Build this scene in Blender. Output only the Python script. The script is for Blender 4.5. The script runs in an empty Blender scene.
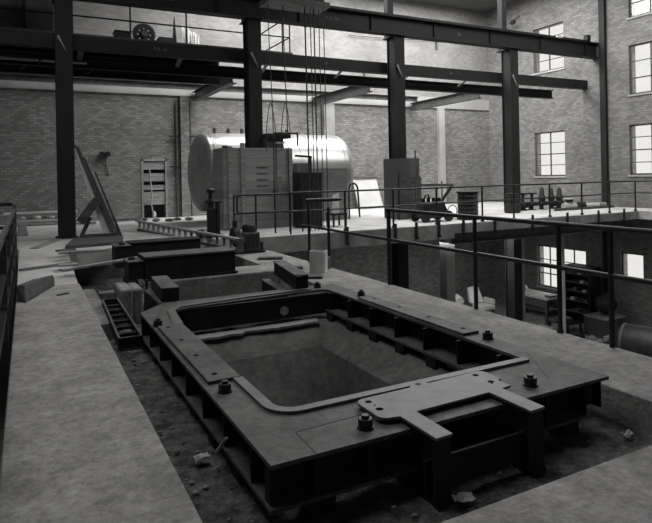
import bpy, bmesh, math, random
from mathutils import Vector, Matrix
random.seed(7)
SC = bpy.context.scene
COL = SC.collection
PI = math.pi
# ---------------------------------------------------------------- camera
YAW = math.radians(27.4); ROLL = .019
cam_d = bpy.data.cameras.new('camera'); cam = bpy.data.objects.new('camera', cam_d); COL.objects.link(cam)
cam_d.sensor_width = 36; cam_d.lens = 577 / 652 * 36
cam_d.shift_y = -(261.5 - 176.8) / 652
cam_d.clip_start = .05; cam_d.clip_end = 200
cam.matrix_world = (Matrix.Translation((0, 0, 1.5)) @ Matrix.Rotation(-YAW, 4, 'Z') @ Matrix.Rotation(PI / 2, 4, 'X')
                    @ Matrix.Rotation(-ROLL, 4, 'Z'))
SC.camera = cam
SC.view_settings.view_transform = 'Standard'; SC.view_settings.look = 'None'
SC.view_settings.gamma = 1; SC.view_settings.exposure = 0; SC.view_settings.use_curve_mapping = False
# ---------------------------------------------------------------- world and lamps
W = bpy.data.worlds.new('sky'); SC.world = W; W.use_nodes = True
W.node_tree.nodes['Background'].inputs[0].default_value = (1, 1, 1, 1)
W.node_tree.nodes['Background'].inputs[1].default_value = 1.0

def area(name, loc, size, power, rot=(0, 0, 0), spread=180):
    l = bpy.data.lights.new(name, 'AREA'); l.shape = 'RECTANGLE'; l.size, l.size_y = size
    l.energy = power; l.color = (1, .995, .99); l.spread = math.radians(spread)
    o = bpy.data.objects.new(name, l); COL.objects.link(o); o.location = loc; o.rotation_euler = rot
    return o
area('skylight_far_bay', (10.6, 15.6, 8.45), (11.4, 4.6), 1900)
area('near_bay_fill', (-.3, 6.2, 8.45), (5, 5), 135)  # unseen fill from above, shifted left to light left-facing sides
area('skylight_right_bay', (13.0, 8.5, 8.45), (7, 6), 420)
area('basement_fill_light', (12.5, 14.6, -.55), (3, 2), 110)  # unseen fill added under the deck to brighten the basement
area('basement_fill_light', (14.5, 9.0, -.55), (2, 2), 25)  # second fill added for the basement, without a fitting
SKY_W = 1.7                                        # radiance of the daylight standing in each window
def window_lamp(name, loc, size, rot): 
    return area(name, loc, size, 0, rot)

# ---------------------------------------------------------------- materials
def nt(name):
    m = bpy.data.materials.new(name); m.use_nodes = True
    n = m.node_tree.nodes; l = m.node_tree.links; b = n['Principled BSDF']
    return m, n, l, b
def g(v): return (v, v * .992, v * .98, 1)
def mat(name, c1, c2, rough=.8, metal=0, scale=3, bump=.1, stretch=(1, 1, 1), detail=8, bscale=None, lo=.35, hi=.65, spec=.3, fine=0):
    m, n, l, b = nt(name)
    tc = n.new('ShaderNodeTexCoord'); mp = n.new('ShaderNodeMapping'); mp.inputs['Scale'].default_value = stretch
    nz = n.new('ShaderNodeTexNoise'); nz.inputs['Scale'].default_value = scale; nz.inputs['Detail'].default_value = detail
    nz.inputs['Roughness'].default_value = .65
    cr = n.new('ShaderNodeValToRGB'); cr.color_ramp.elements[0].position = lo; cr.color_ramp.elements[1].position = hi
    cr.color_ramp.elements[0].color = g(c1); cr.color_ramp.elements[1].color = g(c2)
    l.new(tc.outputs['Object'], mp.inputs[0]); l.new(mp.outputs[0], nz.inputs['Vector'])
    l.new(nz.outputs[0], cr.inputs[0]); l.new(cr.outputs[0], b.inputs['Base Color'])
    if fine:
        n3 = n.new('ShaderNodeTexNoise'); n3.inputs['Scale'].default_value = fine; n3.inputs['Detail'].default_value = 12; n3.inputs['Roughness'].default_value = .8
        c3 = n.new('ShaderNodeValToRGB'); c3.color_ramp.elements[0].position = .38; c3.color_ramp.elements[1].position = .62
        c3.color_ramp.elements[0].color = g(.66); c3.color_ramp.elements[1].color = g(1.25)
        m3 = n.new('ShaderNodeMixRGB'); m3.blend_type = 'MULTIPLY'; m3.inputs[0].default_value = 1
        l.new(mp.outputs[0], n3.inputs['Vector']); l.new(n3.outputs[0], c3.inputs[0]); l.new(cr.outputs[0], m3.inputs[1]); l.new(c3.outputs[0], m3.inputs[2])
        l.new(m3.outputs[0], b.inputs['Base Color'])
    b.inputs['Roughness'].default_value = rough; b.inputs['Metallic'].default_value = metal
    b.inputs['Specular IOR Level'].default_value = spec
    if bump:
        n2 = n.new('ShaderNodeTexNoise'); n2.inputs['Scale'].default_value = bscale or scale * 5; n2.inputs['Detail'].default_value = 6
        bp = n.new('ShaderNodeBump'); bp.inputs['Strength'].default_value = bump; bp.inputs['Distance'].default_value = .02
        l.new(mp.outputs[0], n2.inputs['Vector']); l.new(n2.outputs[0], bp.inputs['Height']); l.new(bp.outputs[0], b.inputs['Normal'])
    return m
def brick(name, c1, c2, mortar, bw=.19, rh=.075):
    m, n, l, b = nt(name)
    tc = n.new('ShaderNodeTexCoord'); sp = n.new('ShaderNodeSeparateXYZ'); ad = n.new('ShaderNodeMath'); cb = n.new('ShaderNodeCombineXYZ')
    l.new(tc.outputs['Object'], sp.inputs[0]); l.new(sp.outputs[0], ad.inputs[0]); l.new(sp.outputs[1], ad.inputs[1])
    l.new(ad.outputs[0], cb.inputs[0]); l.new(sp.outputs[2], cb.inputs[1])
    br = n.new('ShaderNodeTexBrick'); br.inputs['Scale'].default_value = 1
    br.inputs['Brick Width'].default_value = bw; br.inputs['Row Height'].default_value = rh; br.inputs['Mortar Size'].default_value = .008
    br.inputs['Color1'].default_value = g(c1); br.inputs['Color2'].default_value = g(c2); br.inputs['Mortar'].default_value = g(mortar)
    br.inputs['Bias'].default_value = -.1
    l.new(cb.outputs[0], br.inputs['Vector'])
    nz = n.new('ShaderNodeTexNoise'); nz.inputs['Scale'].default_value = .7; nz.inputs['Detail'].default_value = 9; nz.inputs['Roughness'].default_value = .7
    cr = n.new('ShaderNodeValToRGB'); cr.color_ramp.elements[0].position = .3; cr.color_ramp.elements[1].position = .7
    cr.color_ramp.elements[0].color = g(.75); cr.color_ramp.elements[1].color = g(1.15)
    mx = n.new('ShaderNodeMixRGB'); mx.blend_type = 'MULTIPLY'; mx.inputs[0].default_value = 1
    l.new(tc.outputs['Object'], nz.inputs['Vector']); l.new(nz.outputs[0], cr.inputs[0])
    l.new(br.outputs['Color'], mx.inputs[1]); l.new(cr.outputs[0], mx.inputs[2]); l.new(mx.outputs[0], b.inputs['Base Color'])
    bp = n.new('ShaderNodeBump'); bp.inputs['Strength'].default_value = .4; bp.inputs['Distance'].default_value = .008; bp.invert = True
    l.new(br.outputs['Fac'], bp.inputs['Height']); l.new(bp.outputs[0], b.inputs['Normal'])
    b.inputs['Roughness'].default_value = .9; b.inputs['Specular IOR Level'].default_value = .2
    return m
def boards(name, c1, c2, gap, bw=.2, axis='z'):
    """wood with board joints every bw metres across"""
    m, n, l, b = nt(name)
    tc = n.new('ShaderNodeTexCoord'); sp = n.new('ShaderNodeSeparateXYZ'); l.new(tc.outputs['Object'], sp.inputs[0])
    dv = n.new('ShaderNodeMath'); dv.operation = 'DIVIDE'; dv.inputs[1].default_value = bw
    l.new(sp.outputs['xyz'.index(axis)], dv.inputs[0])
    fr = n.new('ShaderNodeMath'); fr.operation = 'FRACT'; l.new(dv.outputs[0], fr.inputs[0])
    fl = n.new('ShaderNodeMath'); fl.operation = 'FLOOR'; l.new(dv.outputs[0], fl.inputs[0])
    wn = n.new('ShaderNodeTexWhiteNoise'); wn.noise_dimensions = '1D'; l.new(fl.outputs[0], wn.inputs['W'])
    st = n.new('ShaderNodeMath'); st.operation = 'LESS_THAN'; st.inputs[1].default_value = gap; l.new(fr.outputs[0], st.inputs[0])
    mp = n.new('ShaderNodeMapping'); mp.inputs['Scale'].default_value = (2, 2, 14) if axis == 'z' else (14, 2, 2)
    nz = n.new('ShaderNodeTexNoise'); nz.inputs['Scale'].default_value = 2; nz.inputs['Detail'].default_value = 8
    l.new(tc.outputs['Object'], mp.inputs[0]); l.new(mp.outputs[0], nz.inputs['Vector'])
    av = n.new('ShaderNodeMath'); av.operation = 'ADD'; l.new(wn.outputs[0], av.inputs[0]); l.new(nz.outputs[0], av.inputs[1])
    hv = n.new('ShaderNodeMath'); hv.operation = 'MULTIPLY'; hv.inputs[1].default_value = .5; l.new(av.outputs[0], hv.inputs[0])
    cr = n.new('ShaderNodeValToRGB'); cr.color_ramp.elements[0].position = .25; cr.color_ramp.elements[1].position = .8
    cr.color_ramp.elements[0].color = g(c1); cr.color_ramp.elements[1].color = g(c2); l.new(hv.outputs[0], cr.inputs[0])
    mx = n.new('ShaderNodeMixRGB'); mx.inputs[2].default_value = g(.05); l.new(st.outputs[0], mx.inputs[0]); l.new(cr.outputs[0], mx.inputs[1])
    l.new(mx.outputs[0], b.inputs['Base Color']); b.inputs['Roughness'].default_value = .85; b.inputs['Specular IOR Level'].default_value = .2
    return m
M = {}
M['slab'] = mat('worn_concrete_slab', .17, .34, .9, scale=2.6, bump=.45, bscale=26, lo=.32, hi=.68, detail=15, fine=14)
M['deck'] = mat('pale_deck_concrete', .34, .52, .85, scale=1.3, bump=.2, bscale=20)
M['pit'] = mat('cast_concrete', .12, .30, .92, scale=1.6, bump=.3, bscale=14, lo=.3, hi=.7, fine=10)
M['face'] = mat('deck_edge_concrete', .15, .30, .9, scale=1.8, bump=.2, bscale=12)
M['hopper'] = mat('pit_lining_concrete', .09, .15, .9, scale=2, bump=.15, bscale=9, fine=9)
M['dirt'] = mat('rubble_dirt', .05, .17, 1, scale=9, bump=1, bscale=45, lo=.38, hi=.66, spec=.1, fine=40)
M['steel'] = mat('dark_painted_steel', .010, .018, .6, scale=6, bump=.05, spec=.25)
M['steeltop'] = mat('dusty_lit_steel_plate', .045, .14, .7, scale=3.5, bump=.12, bscale=30, lo=.3, hi=.72, spec=.35, detail=12, fine=18)  # paler than the frame sides: dust and overhead light both in the colour
M['machined'] = mat('machined_steel_face', .07, .135, .55, scale=5, bump=.03, spec=.5)
M['frame'] = mat('black_frame_steel', .012, .022, .65, scale=6, bump=.08, spec=.2)
M['column'] = mat('column_steel', .010, .019, .7, scale=2, bump=.06, stretch=(1, 1, .4), spec=.3)
M['brick'] = brick('grey_common_brick', .16, .28, .13)
M['brickhi'] = brick('pale_upper_brick', .20, .26, .22)
M['brickr'] = brick('right_wall_brick', .15, .25, .13)
M['brickb'] = brick('basement_brick', .13, .22, .12)
M['plaster'] = mat('plaster_band', .28, .38, .9, scale=.8, bump=.05)
M['roof'] = mat('roof_boards', .10, .14, .9, scale=1, bump=0)
M['wood'] = boards('formwork_boards', .20, .32, .03, .19, 'z')
M['woodv'] = boards('upright_boards', .07, .13, .05, .2, 'x')
M['plank'] = mat('weathered_plank', .16, .32, .85, scale=3, bump=.15, stretch=(1, 6, 6))
M['plankd'] = mat('dark_timber', .04, .10, .85, scale=3, bump=.2, stretch=(1, 6, 6))
M['box'] = mat('pale_box_wood', .30, .50, .8, scale=3, bump=.1, stretch=(1, 1, .3))
M['alu'] = mat('aluminium_jacket', .42, .50, .28, metal=.5, scale=2, bump=.02, spec=.5)
M['aludull'] = mat('dull_tank_head', .22, .36, .5, metal=.2, scale=1.4, bump=.05)
M['plate'] = mat('grey_sheet_metal', .14, .22, .55, metal=.2, scale=1.5, bump=.03)
M['machine'] = mat('machine_black_paint', .010, .03, .5, scale=8, bump=.1)
M['machineg'] = mat('machine_grey_paint', .06, .12, .5, scale=5, bump=.1)
M['pipe'] = mat('railing_pipe_paint', .012, .022, .5, scale=8, bump=0)
M['pipel'] = mat('galvanised_post', .20, .32, .5, scale=8, bump=0)
M['winframe'] = mat('window_steel', .05, .08, .6, scale=8, bump=0)
M['cloth'] = mat('pale_sacking', .40, .60, .95, scale=5, bump=.3)
M['paper'] = mat('crumpled_paper', .45, .6, .9, scale=9, bump=.2)
M['chalk'] = mat('chalk_marking', .12, .18, .9, scale=9, bump=0)
M['leanl'] = mat('leaning_sheet', .38, .55, .6, scale=1.2, bump=.04)
M['pale'] = mat('pale_lit_sheet', .6, .8, .7, scale=1.2, bump=.04)  # whitened so the colour carries light on the plate body and box side
M['rope'] = mat('wire_rope', .03, .06, .7, scale=30, bump=.2)
def glassmat(name, tint):
    m, n, l, b = nt(name)
    for x in list(n):
        if x.type != 'OUTPUT_MATERIAL': n.remove(x)
    out = [x for x in n if x.type == 'OUTPUT_MATERIAL'][0]
    tr = n.new('ShaderNodeBsdfTransparent'); tr.inputs[0].default_value = g(tint)
    gl = n.new('ShaderNodeBsdfGlossy'); gl.inputs['Roughness'].default_value = .15
    nz = n.new('ShaderNodeTexNoise'); nz.inputs['Scale'].default_value = 2.5
    tc = n.new('ShaderNodeTexCoord'); l.new(tc.outputs['Object'], nz.inputs['Vector'])
    cr = n.new('ShaderNodeValToRGB'); cr.color_ramp.elements[0].color = g(tint * .95); cr.color_ramp.elements[1].color = g(tint)
    l.new(nz.outputs[0], cr.inputs[0]); l.new(cr.outputs[0], tr.inputs[0])
    mx = n.new('ShaderNodeMixShader'); mx.inputs[0].default_value = .04
    l.new(tr.outputs[0], mx.inputs[1]); l.new(gl.outputs[0], mx.inputs[2]); l.new(mx.outputs[0], out.inputs[0])
    return m
M['glass'] = glassmat('dusty_window_glass', .97)
def skymat():
    m, n, l, b = nt('skylight_glazing')
    b.inputs['Base Color'].default_value = g(.7); b.inputs['Emission Color'].default_value = g(1); b.inputs['Emission Strength'].default_value = 2.0
    return m
M['sky'] = skymat()

# ---------------------------------------------------------------- mesh helpers
class MB:
    def __init__(s): s.b = bmesh.new()
    def box(s, x0, x1, y0, y1, z0, z1):
        vs = [s.b.verts.new((x, y, z)) for z in (z0, z1) for x, y in ((x0, y0), (x1, y0), (x1, y1), (x0, y1))]
        for f in ((3, 2, 1, 0), (4, 5, 6, 7), (0, 1, 5, 4), (1, 2, 6, 5), (2, 3, 7, 6), (3, 0, 4, 7)): s.b.faces.new([vs[i] for i in f])
        return s
    def bar(s, p0, p1, w, h, up=(0, 0, 1)):
        """rectangular bar from p0 to p1; w across, h along up"""
        p0, p1 = Vector(p0), Vector(p1); d = (p1 - p0).normalized(); u = Vector(up); sd = d.cross(u)
        if sd.length < 1e-4: sd = d.cross(Vector((0, 1, 0)))
        sd.normalize(); u = sd.cross(d).normalized(); vs = []
        for p in (p0, p1):
            for a, c in ((-1, -1), (1, -1), (1, 1), (-1, 1)): vs.append(s.b.verts.new(p + sd * a * w / 2 + u * c * h / 2))
        for f in ((3, 2, 1, 0), (4, 5, 6, 7), (0, 1, 5, 4), (1, 2, 6, 5), (2, 3, 7, 6), (3, 0, 4, 7)): s.b.faces.new([vs[i] for i in f])
        return s
    def tube(s, pts, r, n=10, rads=None, cap=True):
        pts = [Vector(p) for p in pts]; rings = []
        prev = None
        for i, p in enumerate(pts):
            d = (pts[min(i + 1, len(pts) - 1)] - pts[max(i - 1, 0)]).normalized()
            if prev is None:
                a = d.cross(Vector((0, 0, 1)));  a = a if a.length > .05 else d.cross(Vector((0, 1, 0)))
            else: a = prev - d * prev.dot(d)
            a.normalize(); prev = a; c = d.cross(a)
            rr = rads[i] if rads else r
            rings.append([s.b.verts.new(p + (a * math.cos(t) + c * math.sin(t)) * rr) for t in [2 * PI * k / n for k in range(n)]])
        for A, B in zip(rings, rings[1:]):
            for k in range(n): s.b.faces.new((A[k], A[(k + 1) % n], B[(k + 1) % n], B[k]))
        if cap: s.b.faces.new(rings[0][::-1]); s.b.faces.new(rings[-1])
        return s
    def cyl(s, p0, p1, r, n=16, r1=None): return s.tube([p0, p1], r, n, rads=[r, r if r1 is None else r1])
    def lathe(s, o, axis, prof, n=24):
        o = Vector(o); ax = Vector(axis).normalized()
        pts = [o + ax * a for a, r in prof]; rads = [max(r, .0005) for a, r in prof]
        a = ax.cross(Vector((0, 0, 1))); a = a if a.length > .05 else ax.cross(Vector((0, 1, 0))); a.normalize(); c = ax.cross(a)
        rings = [[s.b.verts.new(p + (a * math.cos(t) + c * math.sin(t)) * r) for t in [2 * PI * k / n for k in range(n)]] for p, r in zip(pts, rads)]
        for A, B in zip(rings, rings[1:]):
            for k in range(n): s.b.faces.new((A[k], A[(k + 1) % n], B[(k + 1) % n], B[k]))
        s.b.faces.new(rings[0][::-1]); s.b.faces.new(rings[-1])
        return s
    def poly(s, outer, z0, z1, holes=()):
        """vertical extrusion of a polygon with holes"""
        for z, flip in ((z1, False), (z0, True)):
            loops = []; es = []
            for lp in [outer] + list(holes):
                vs = [s.b.verts.new((x, y, z)) for x, y in lp]; loops.append(vs)
                es += [s.b.edges.new((vs[i], vs[(i + 1) % len(vs)])) for i in range(len(vs))]
            r = bmesh.ops.triangle_fill(s.b, use_beauty=True, use_dissolve=False, edges=es, normal=(0, 0, -1 if flip else 1))
            if not flip: top = loops
            else:
                for A, B in zip(top, loops):
                    for i in range(len(A)):
                        j = (i + 1) % len(A); s.b.faces.new((A[i], B[i], B[j], A[j]))
        return s
    def hull(s, pts):
        vs = [s.b.verts.new(p) for p in pts]; bmesh.ops.convex_hull(s.b, input=vs); return s
    def sphere(s, c, r, sc=(1, 1, 1), jit=0, sub=2):
        ret = bmesh.ops.create_icosphere(s.b, subdivisions=sub, radius=r)
        for v in ret['verts']:
            k = 1 + random.uniform(-jit, jit)
            v.co = Vector((v.co.x * sc[0] * k, v.co.y * sc[1] * k, v.co.z * sc[2] * k)) + Vector(c)
        return s
    def build(s, name, m, parent=None, bevel=0, smooth=False):
        if parent is not None and not parent.get('_local'):
            s.b.transform(parent_world(parent).inverted())
        bmesh.ops.recalc_face_normals(s.b, faces=s.b.faces)
        me = bpy.data.meshes.new(name); s.b.to_mesh(me); s.b.free()
        me.materials.append(M[m] if isinstance(m, str) else m)
        if smooth:
            for p in me.polygons: p.use_smooth = True
            try: me.set_sharp_from_angle(angle=math.radians(40))
            except Exception: pass
        o = bpy.data.objects.new(name, me); COL.objects.link(o)
        if parent is not None: o.parent = parent
        if bevel:
            md = o.modifiers.new('bevel', 'BEVEL'); md.width = bevel; md.segments = 2; md.limit_method = 'ANGLE'
        return o
def parent_world(o):
    m = Matrix.Identity(4); ch = []
    while o is not None: ch.append(o); o = o.parent
    for c in reversed(ch): m = m @ Matrix.Translation(c.location) @ c.rotation_euler.to_matrix().to_4x4()
    return m
def tag(o, label, cat, group=None, kind=None):
    o['label'] = label; o['category'] = cat
    if group: o['group'] = group
    if kind: o['kind'] = kind
    return o
def thing(name, label, cat, loc=(0, 0, 0), rz=0, group=None):
    o = bpy.data.objects.new(name, None); COL.objects.link(o); o.empty_display_size = .1
    o.location = loc; o.rotation_euler = (0, 0, rz)
    return tag(o, label, cat, group)
def struct(o): o['kind'] = 'structure'; return o
def part(o, label): o['label'] = label; return o
def dup(root, loc, rz, label, group=None):
    r = root.copy(); COL.objects.link(r); r.location = loc; r.rotation_euler = (0, 0, rz); r['label'] = label
    if group: r['group'] = group
    for ch in list(root.children):
        c = ch.copy(); COL.objects.link(c); c.parent = r
        for q in list(ch.children):
            d = q.copy(); COL.objects.link(d); d.parent = c
    return r
def at(loc): return Vector(loc)
def arc(cx, cy, r, a0, a1, n=6): return [(cx + r * math.cos(math.radians(a0 + (a1 - a0) * k / n)), cy + r * math.sin(math.radians(a0 + (a1 - a0) * k / n))) for k in range(n + 1)]
def circ(cx, cy, r, n=16): return [(cx + r * math.cos(2 * PI * k / n), cy + r * math.sin(2 * PI * k / n)) for k in range(n)]

# ================================================================= SETTING
D = .27                                                     # level of the rear deck above the near slabs
XW, YB, ZF, ZR = 18.05, 19.2, -4.0, 8.6
# walls
def wall_openings(axis, c, th, a0, a1, z0, z1, holes, name, m):
    """wall in plane axis=c made of boxes round rectangular holes (a0,a1,z0,z1)"""
    mb = MB(); zs = sorted({z0, z1} | {h[2] for h in holes} | {h[3] for h in holes}); 
    for za, zb in zip(zs, zs[1:]):
        hs = sorted([h for h in holes if h[2] <= za + 1e-6 and h[3] >= zb - 1e-6]); p = a0
        segs = []
        for h in hs: segs.append((p, h[0])); p = h[1]
        segs.append((p, a1))
        for s0, s1 in segs:
            if s1 - s0 < 1e-4: continue
            if axis == 'x': mb.box(c, c + th, s0, s1, za, zb)
            else: mb.box(s0, s1, c, c + th, za, zb)
    return struct(mb.build(name, m))
WIN = [  # y0, y1, z0, z1, columns, rows
    (15.18, 16.64, 1.36, 3.09, 2, 4), (15.15, 16.62, 5.45, 7.21, 2, 4),
    (11.05, 12.56, 1.37, 3.05, 2, 4), (11.05, 12.52, 4.06, 5.72, 2, 3), (11.05, 12.50, 6.64, 8.1, 2, 3),
    (14.35, 16.60, -3.0, -1.37, 4, 3), (12.13, 12.95, -2.15, -1.27, 1, 1)]
wall_openings('x', XW, .35, -4, YB, ZF, ZR, [w[:4] for w in WIN], 'wall_right', 'brickr')
DR = (3.33, 4.02, D, 2.12)
wall_openings('y', YB, .35, -5, XW + .35, ZF, 4.27, [DR], 'wall_back', 'brick')
struct(MB().box(-5, XW, YB - .06, YB + .35, 4.27, 4.72).build('trim_1', 'plaster'))
struct(MB().box(-5, XW + .35, YB, YB + .35, 4.72, ZR).build('wall_back_upper', 'brickhi'))
struct(MB().box(-5.3, -5, -4, YB + .35, ZF, ZR).build('wall_left', 'brick'))
struct(MB().box(-5, XW + .35, -4.35, -4, ZF, ZR).build('wall_front', 'brick'))
# ceiling with three skylights; the near one is added over the near fill
mb = MB()
SK = [(4.8, 16.4, 13.3, 17.9), (-2.9, 2.3, 3.7, 8.7), (9.5, 16.5, 5.5, 11.5)]
mb.poly([(-5.3, -4.35), (XW + .35, -4.35), (XW + .35, YB + .35), (-5.3, YB + .35)], ZR, ZR + .2,
        [[(a, c), (b, c), (b, d), (a, d)] for a, b, c, d in SK])
struct(mb.build('ceiling', 'roof'))
mb = MB()
for a, b, c, d in SK: mb.box(a, b, c, d, ZR + .05, ZR + .08)
struct(mb.build('ceiling_skylight', 'sky'))
# basement floor
struct(MB().box(-5, XW, -4, YB, ZF - .2, ZF).build('floor_basement', 'slab'))
# near slabs at z=0
struct(MB().box(-.15, .66, -3.5, 9.25, -.3, 0).build('floor_left_walkway', 'slab', bevel=.01))
struct(MB().box(.662, 4.44, -3.5, 2.0, -.32, 0).build('floor_near_slab', 'slab', bevel=.01))
struct(MB().box(3.58, 4.44, 2.002, 11.298, -.3, 0).build('floor_right_walkway', 'slab', bevel=.01))
# concrete block the trench is cut into
struct(MB().box(-.15, .655, -3.5, 9.2, -4, -.305).build('wall_trench_left', 'pit'))
struct(MB().box(3.585, 4.40, -3.5, 11.25, -4, -.305).build('wall_trench_right', 'pit'))
struct(MB().box(.662, 3.58, -3.5, 1.98, -4, -.325).build('wall_trench_near', 'pit'))
# rear deck
DE = 11.3
mb = MB()
mb.box(-5, -.15, 12.1, 18.98, D - .3, D); mb.box(-.149, .64, 11.9, 18.98, D - .3, D)
mb.hull([(x_, y_, z_) for x_ in (-.149, .64) for y_, z_ in ((9.255, -.001), (9.255, -.3), (11.899, D), (11.899, -.3))])
mb.box(.641, 1.6, 11.2, 18.98, D - .3, D); mb.box(1.601, 3.4, 12.4, 18.98, D - .3, D)
mb.box(3.401, 4.25, 11.55, 18.98, D - .3, D); mb.box(4.251, 9.42, DE, 18.98, D - .36, D)
mb.box(9.421, 16.6, DE, 18.98, D - .24, D); mb.box(16.601, XW, -4, 18.98, D - .24, D); mb.box(-5, XW, 18.981, YB, D - .24, D)
struct(mb.build('floor_rear_deck', 'deck'))
mb = MB()
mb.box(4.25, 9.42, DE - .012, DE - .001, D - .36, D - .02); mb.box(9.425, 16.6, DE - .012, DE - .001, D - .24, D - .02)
struct(mb.build('trim_2', 'face'))
# ground in the trench
def dirt(name, x0, x1, y0, y1, z, nx, ny, amp, hole=None, m='dirt'):
    b = bmesh.new(); vs = {}
    def hz(x, y):
        return z + amp * (math.sin(x * 7.3 + y * 3.1) * .4 + math.sin(x * 17 + 1.3) * math.sin(y * 13.7) * .4 + random.uniform(-.35, .35))
    for i in range(nx + 1):
        for j in range(ny + 1):
            x = x0 + (x1 - x0) * i / nx; y = y0 + (y1 - y0) * j / ny; vs[i, j] = b.verts.new((x, y, hz(x, y)))
    for i in range(nx):
        for j in range(ny):
            cx = x0 + (x1 - x0) * (i + .5) / nx; cy = y0 + (y1 - y0) * (j + .5) / ny
            if hole and hole[0] < cx < hole[1] and hole[2] < cy < hole[3]: continue
            b.faces.new((vs[i, j], vs[i + 1, j], vs[i + 1, j + 1], vs[i, j + 1]))
    bot = [b.verts.new(p) for p in ((x0, y0, z - .3), (x1, y0, z - .3), (x1, y1, z - .3), (x0, y1, z - .3))]
    if not hole: b.faces.new(bot[::-1])
    mb = MB(); mb.b.free(); mb.b = b
    o = mb.build(name, m, smooth=True)
    return struct(o)
HP = (1.36, 3.17, 3.25, 6.08)
dirt('floor_trench_earth', .662, 3.58, 2.0, 6.5, -.2, 90, 140, .016, HP)
dirt('floor_rear_trench_earth', .662, 3.58, 6.5, 12.4, -.42, 50, 90, .02)
# hopper pit
mb = MB(); b = mb.b
def ringv(x0, x1, y0, y1, z): return [b.verts.new(p) for p in ((x0, y0, z), (x1, y0, z), (x1, y1, z), (x0, y1, z))]
R = [ringv(1.30, 3.23, 3.19, 6.14, -.185), ringv(1.36, 3.17, 3.25, 6.08, -.187), ringv(1.60, 2.84, 3.5, 5.68, -.36), ringv(1.66, 2.76, 3.6, 5.30, -.80), ringv(1.7, 2.70, 3.7, 5.1, -1.7)]
for A, B in zip(R, R[1:]):
    for k in range(4): b.faces.new((A[k], A[(k + 1) % 4], B[(k + 1) % 4], B[k]))
b.faces.new(R[-1])
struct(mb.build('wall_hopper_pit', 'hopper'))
# broken mortar ledge along the far lip of the hopper
ja = [(3.02, 6.12), (1.40, 6.12)]; x = 1.40
while x < 3.0:
    ja.append((x, 5.97 + random.uniform(-.035, .03))); x += random.uniform(.04, .12)
struct(MB().poly(ja[::-1], -.19, -.165).build('trim_3', 'plaster'))
# cross wall of pit behind frame, piers
struct(MB().box(1.75, 3.57, 8.58, 9.3, -1.2, .02).build('wall_pit_cross', 'pit', bevel=.02))
struct(MB().box(.662, .86, 6.9, 9.25, -1.2, -.1).build('trim_4', 'pit', bevel=.01))
struct(MB().box(.90, 1.30, 8.9, 9.08, -1.2, -.12).build('wall_pit_far_left', 'pit', bevel=.01))
struct(MB().box(.662, 3.57, 12.1, 12.39, -1.2, -.04).build('wall_pit_rear', 'pit'))
def slab_pier(name, x0, x1, y0, y1, z0, z1):
    return struct(MB().box(x0, x1, y0, y1, z0, z1).build(name, 'pit', bevel=.03))
slab_pier('trim_5', 1.06, 1.22, 7.95, 8.6, -1.0, .07)
slab_pier('trim_6', 1.225, 1.36, 8.02, 8.6, -1.0, .05)
# pilasters / conduits on back wall
for k, (x0, x1) in enumerate(((4.52, 4.80), (9.85, 10.28), (15.2, 15.5))):
    struct(MB().box(x0, x1, YB - .16, YB - .001, D, 4.268).build('trim_%d' % (7 + k), 'plaster' if k else 'brick'))
struct(MB().box(XW - .12, XW - .001, 13.34, 13.56, -4, ZR).build('trim_10', 'column'))
struct(MB().box(XW - .05, XW - .001, 13.57, 14.3, D, ZR).build('trim_11', 'brickr'))

# windows
for k, (y0, y1, z0, z1, nc, nr) in enumerate(WIN, 1):
    w = thing('window_%d' % k, '', '', (XW, (y0 + y1) / 2, z0)); del w['label']; del w['category']; struct(w)
    fx = XW + .06
    mb = MB()
    for a, b_, c, d in ((y0, y1, z0, z0 + .05), (y0, y1, z1 - .05, z1), (y0, y0 + .05, z0, z1), (y1 - .05, y1, z0, z1)): mb.box(fx, fx + .05, a, b_, c, d)
    mb.build('window_frame', 'winframe', w)
    mb = MB()
    for i in range(1, nc):
        y = y0 + (y1 - y0) * i / nc; mb.box(fx + .005, fx + .045, y - .02, y + .02, z0 + .05, z1 - .05)
    for j in range(1, nr):
        z = z0 + (z1 - z0) * j / nr; mb.box(fx + .005, fx + .045, y0 + .05, y1 - .05, z - .014 - (.012 if j == nr // 2 else 0), z + .014)
    if nc * nr > 1: mb.build('glazing_bars', 'winframe', w)
    mb = MB(); mb.box(fx + .02, fx + .026, y0 + .03, y1 - .03, z0 + .03, z1 - .03).build('window_pane', 'glass', w)
    MB().box(XW - .04, XW + .1, y0 - .05, y1 + .05, z0 - .06, z0 - .001).build('window_sill', 'plaster', w)
    L = area('window_daylight', (XW + .33, (y0 + y1) / 2, (z0 + z1) / 2), (z1 - z0, y1 - y0), 0, (0, -PI / 2 + PI, 0))
    L.rotation_euler = (0, PI / 2, 0)
    L.data.energy = SKY_W * PI * (z1 - z0) * (y1 - y0) * 1.0
# open vent sash of window 1
# doorway in the back wall: boarded store beyond
d1 = thing('door_1', '', '', (3.67, YB, D)); del d1['label']; del d1['category']; struct(d1)
MB().box(3.27, 3.33, YB - .02, YB + .1, D, 2.18).box(4.02, 4.08, YB - .02, YB + .1, D, 2.18).box(3.27, 4.08, YB - .02, YB + .1, 2.12, 2.18).build('door_frame', 'pipel', d1)
MB().box(3.33, 4.02, YB + .3, YB + .34, D, 2.12).build('door_back', 'machine', d1)
for z0, z1 in ((.70, 1.12), (1.18, 1.34), (1.46, 1.72), (1.84, 2.1)):
    MB().box(3.34, 4.01, YB + .02, YB + .05, z0, z1).build('door_rail', 'plank', d1)
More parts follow.
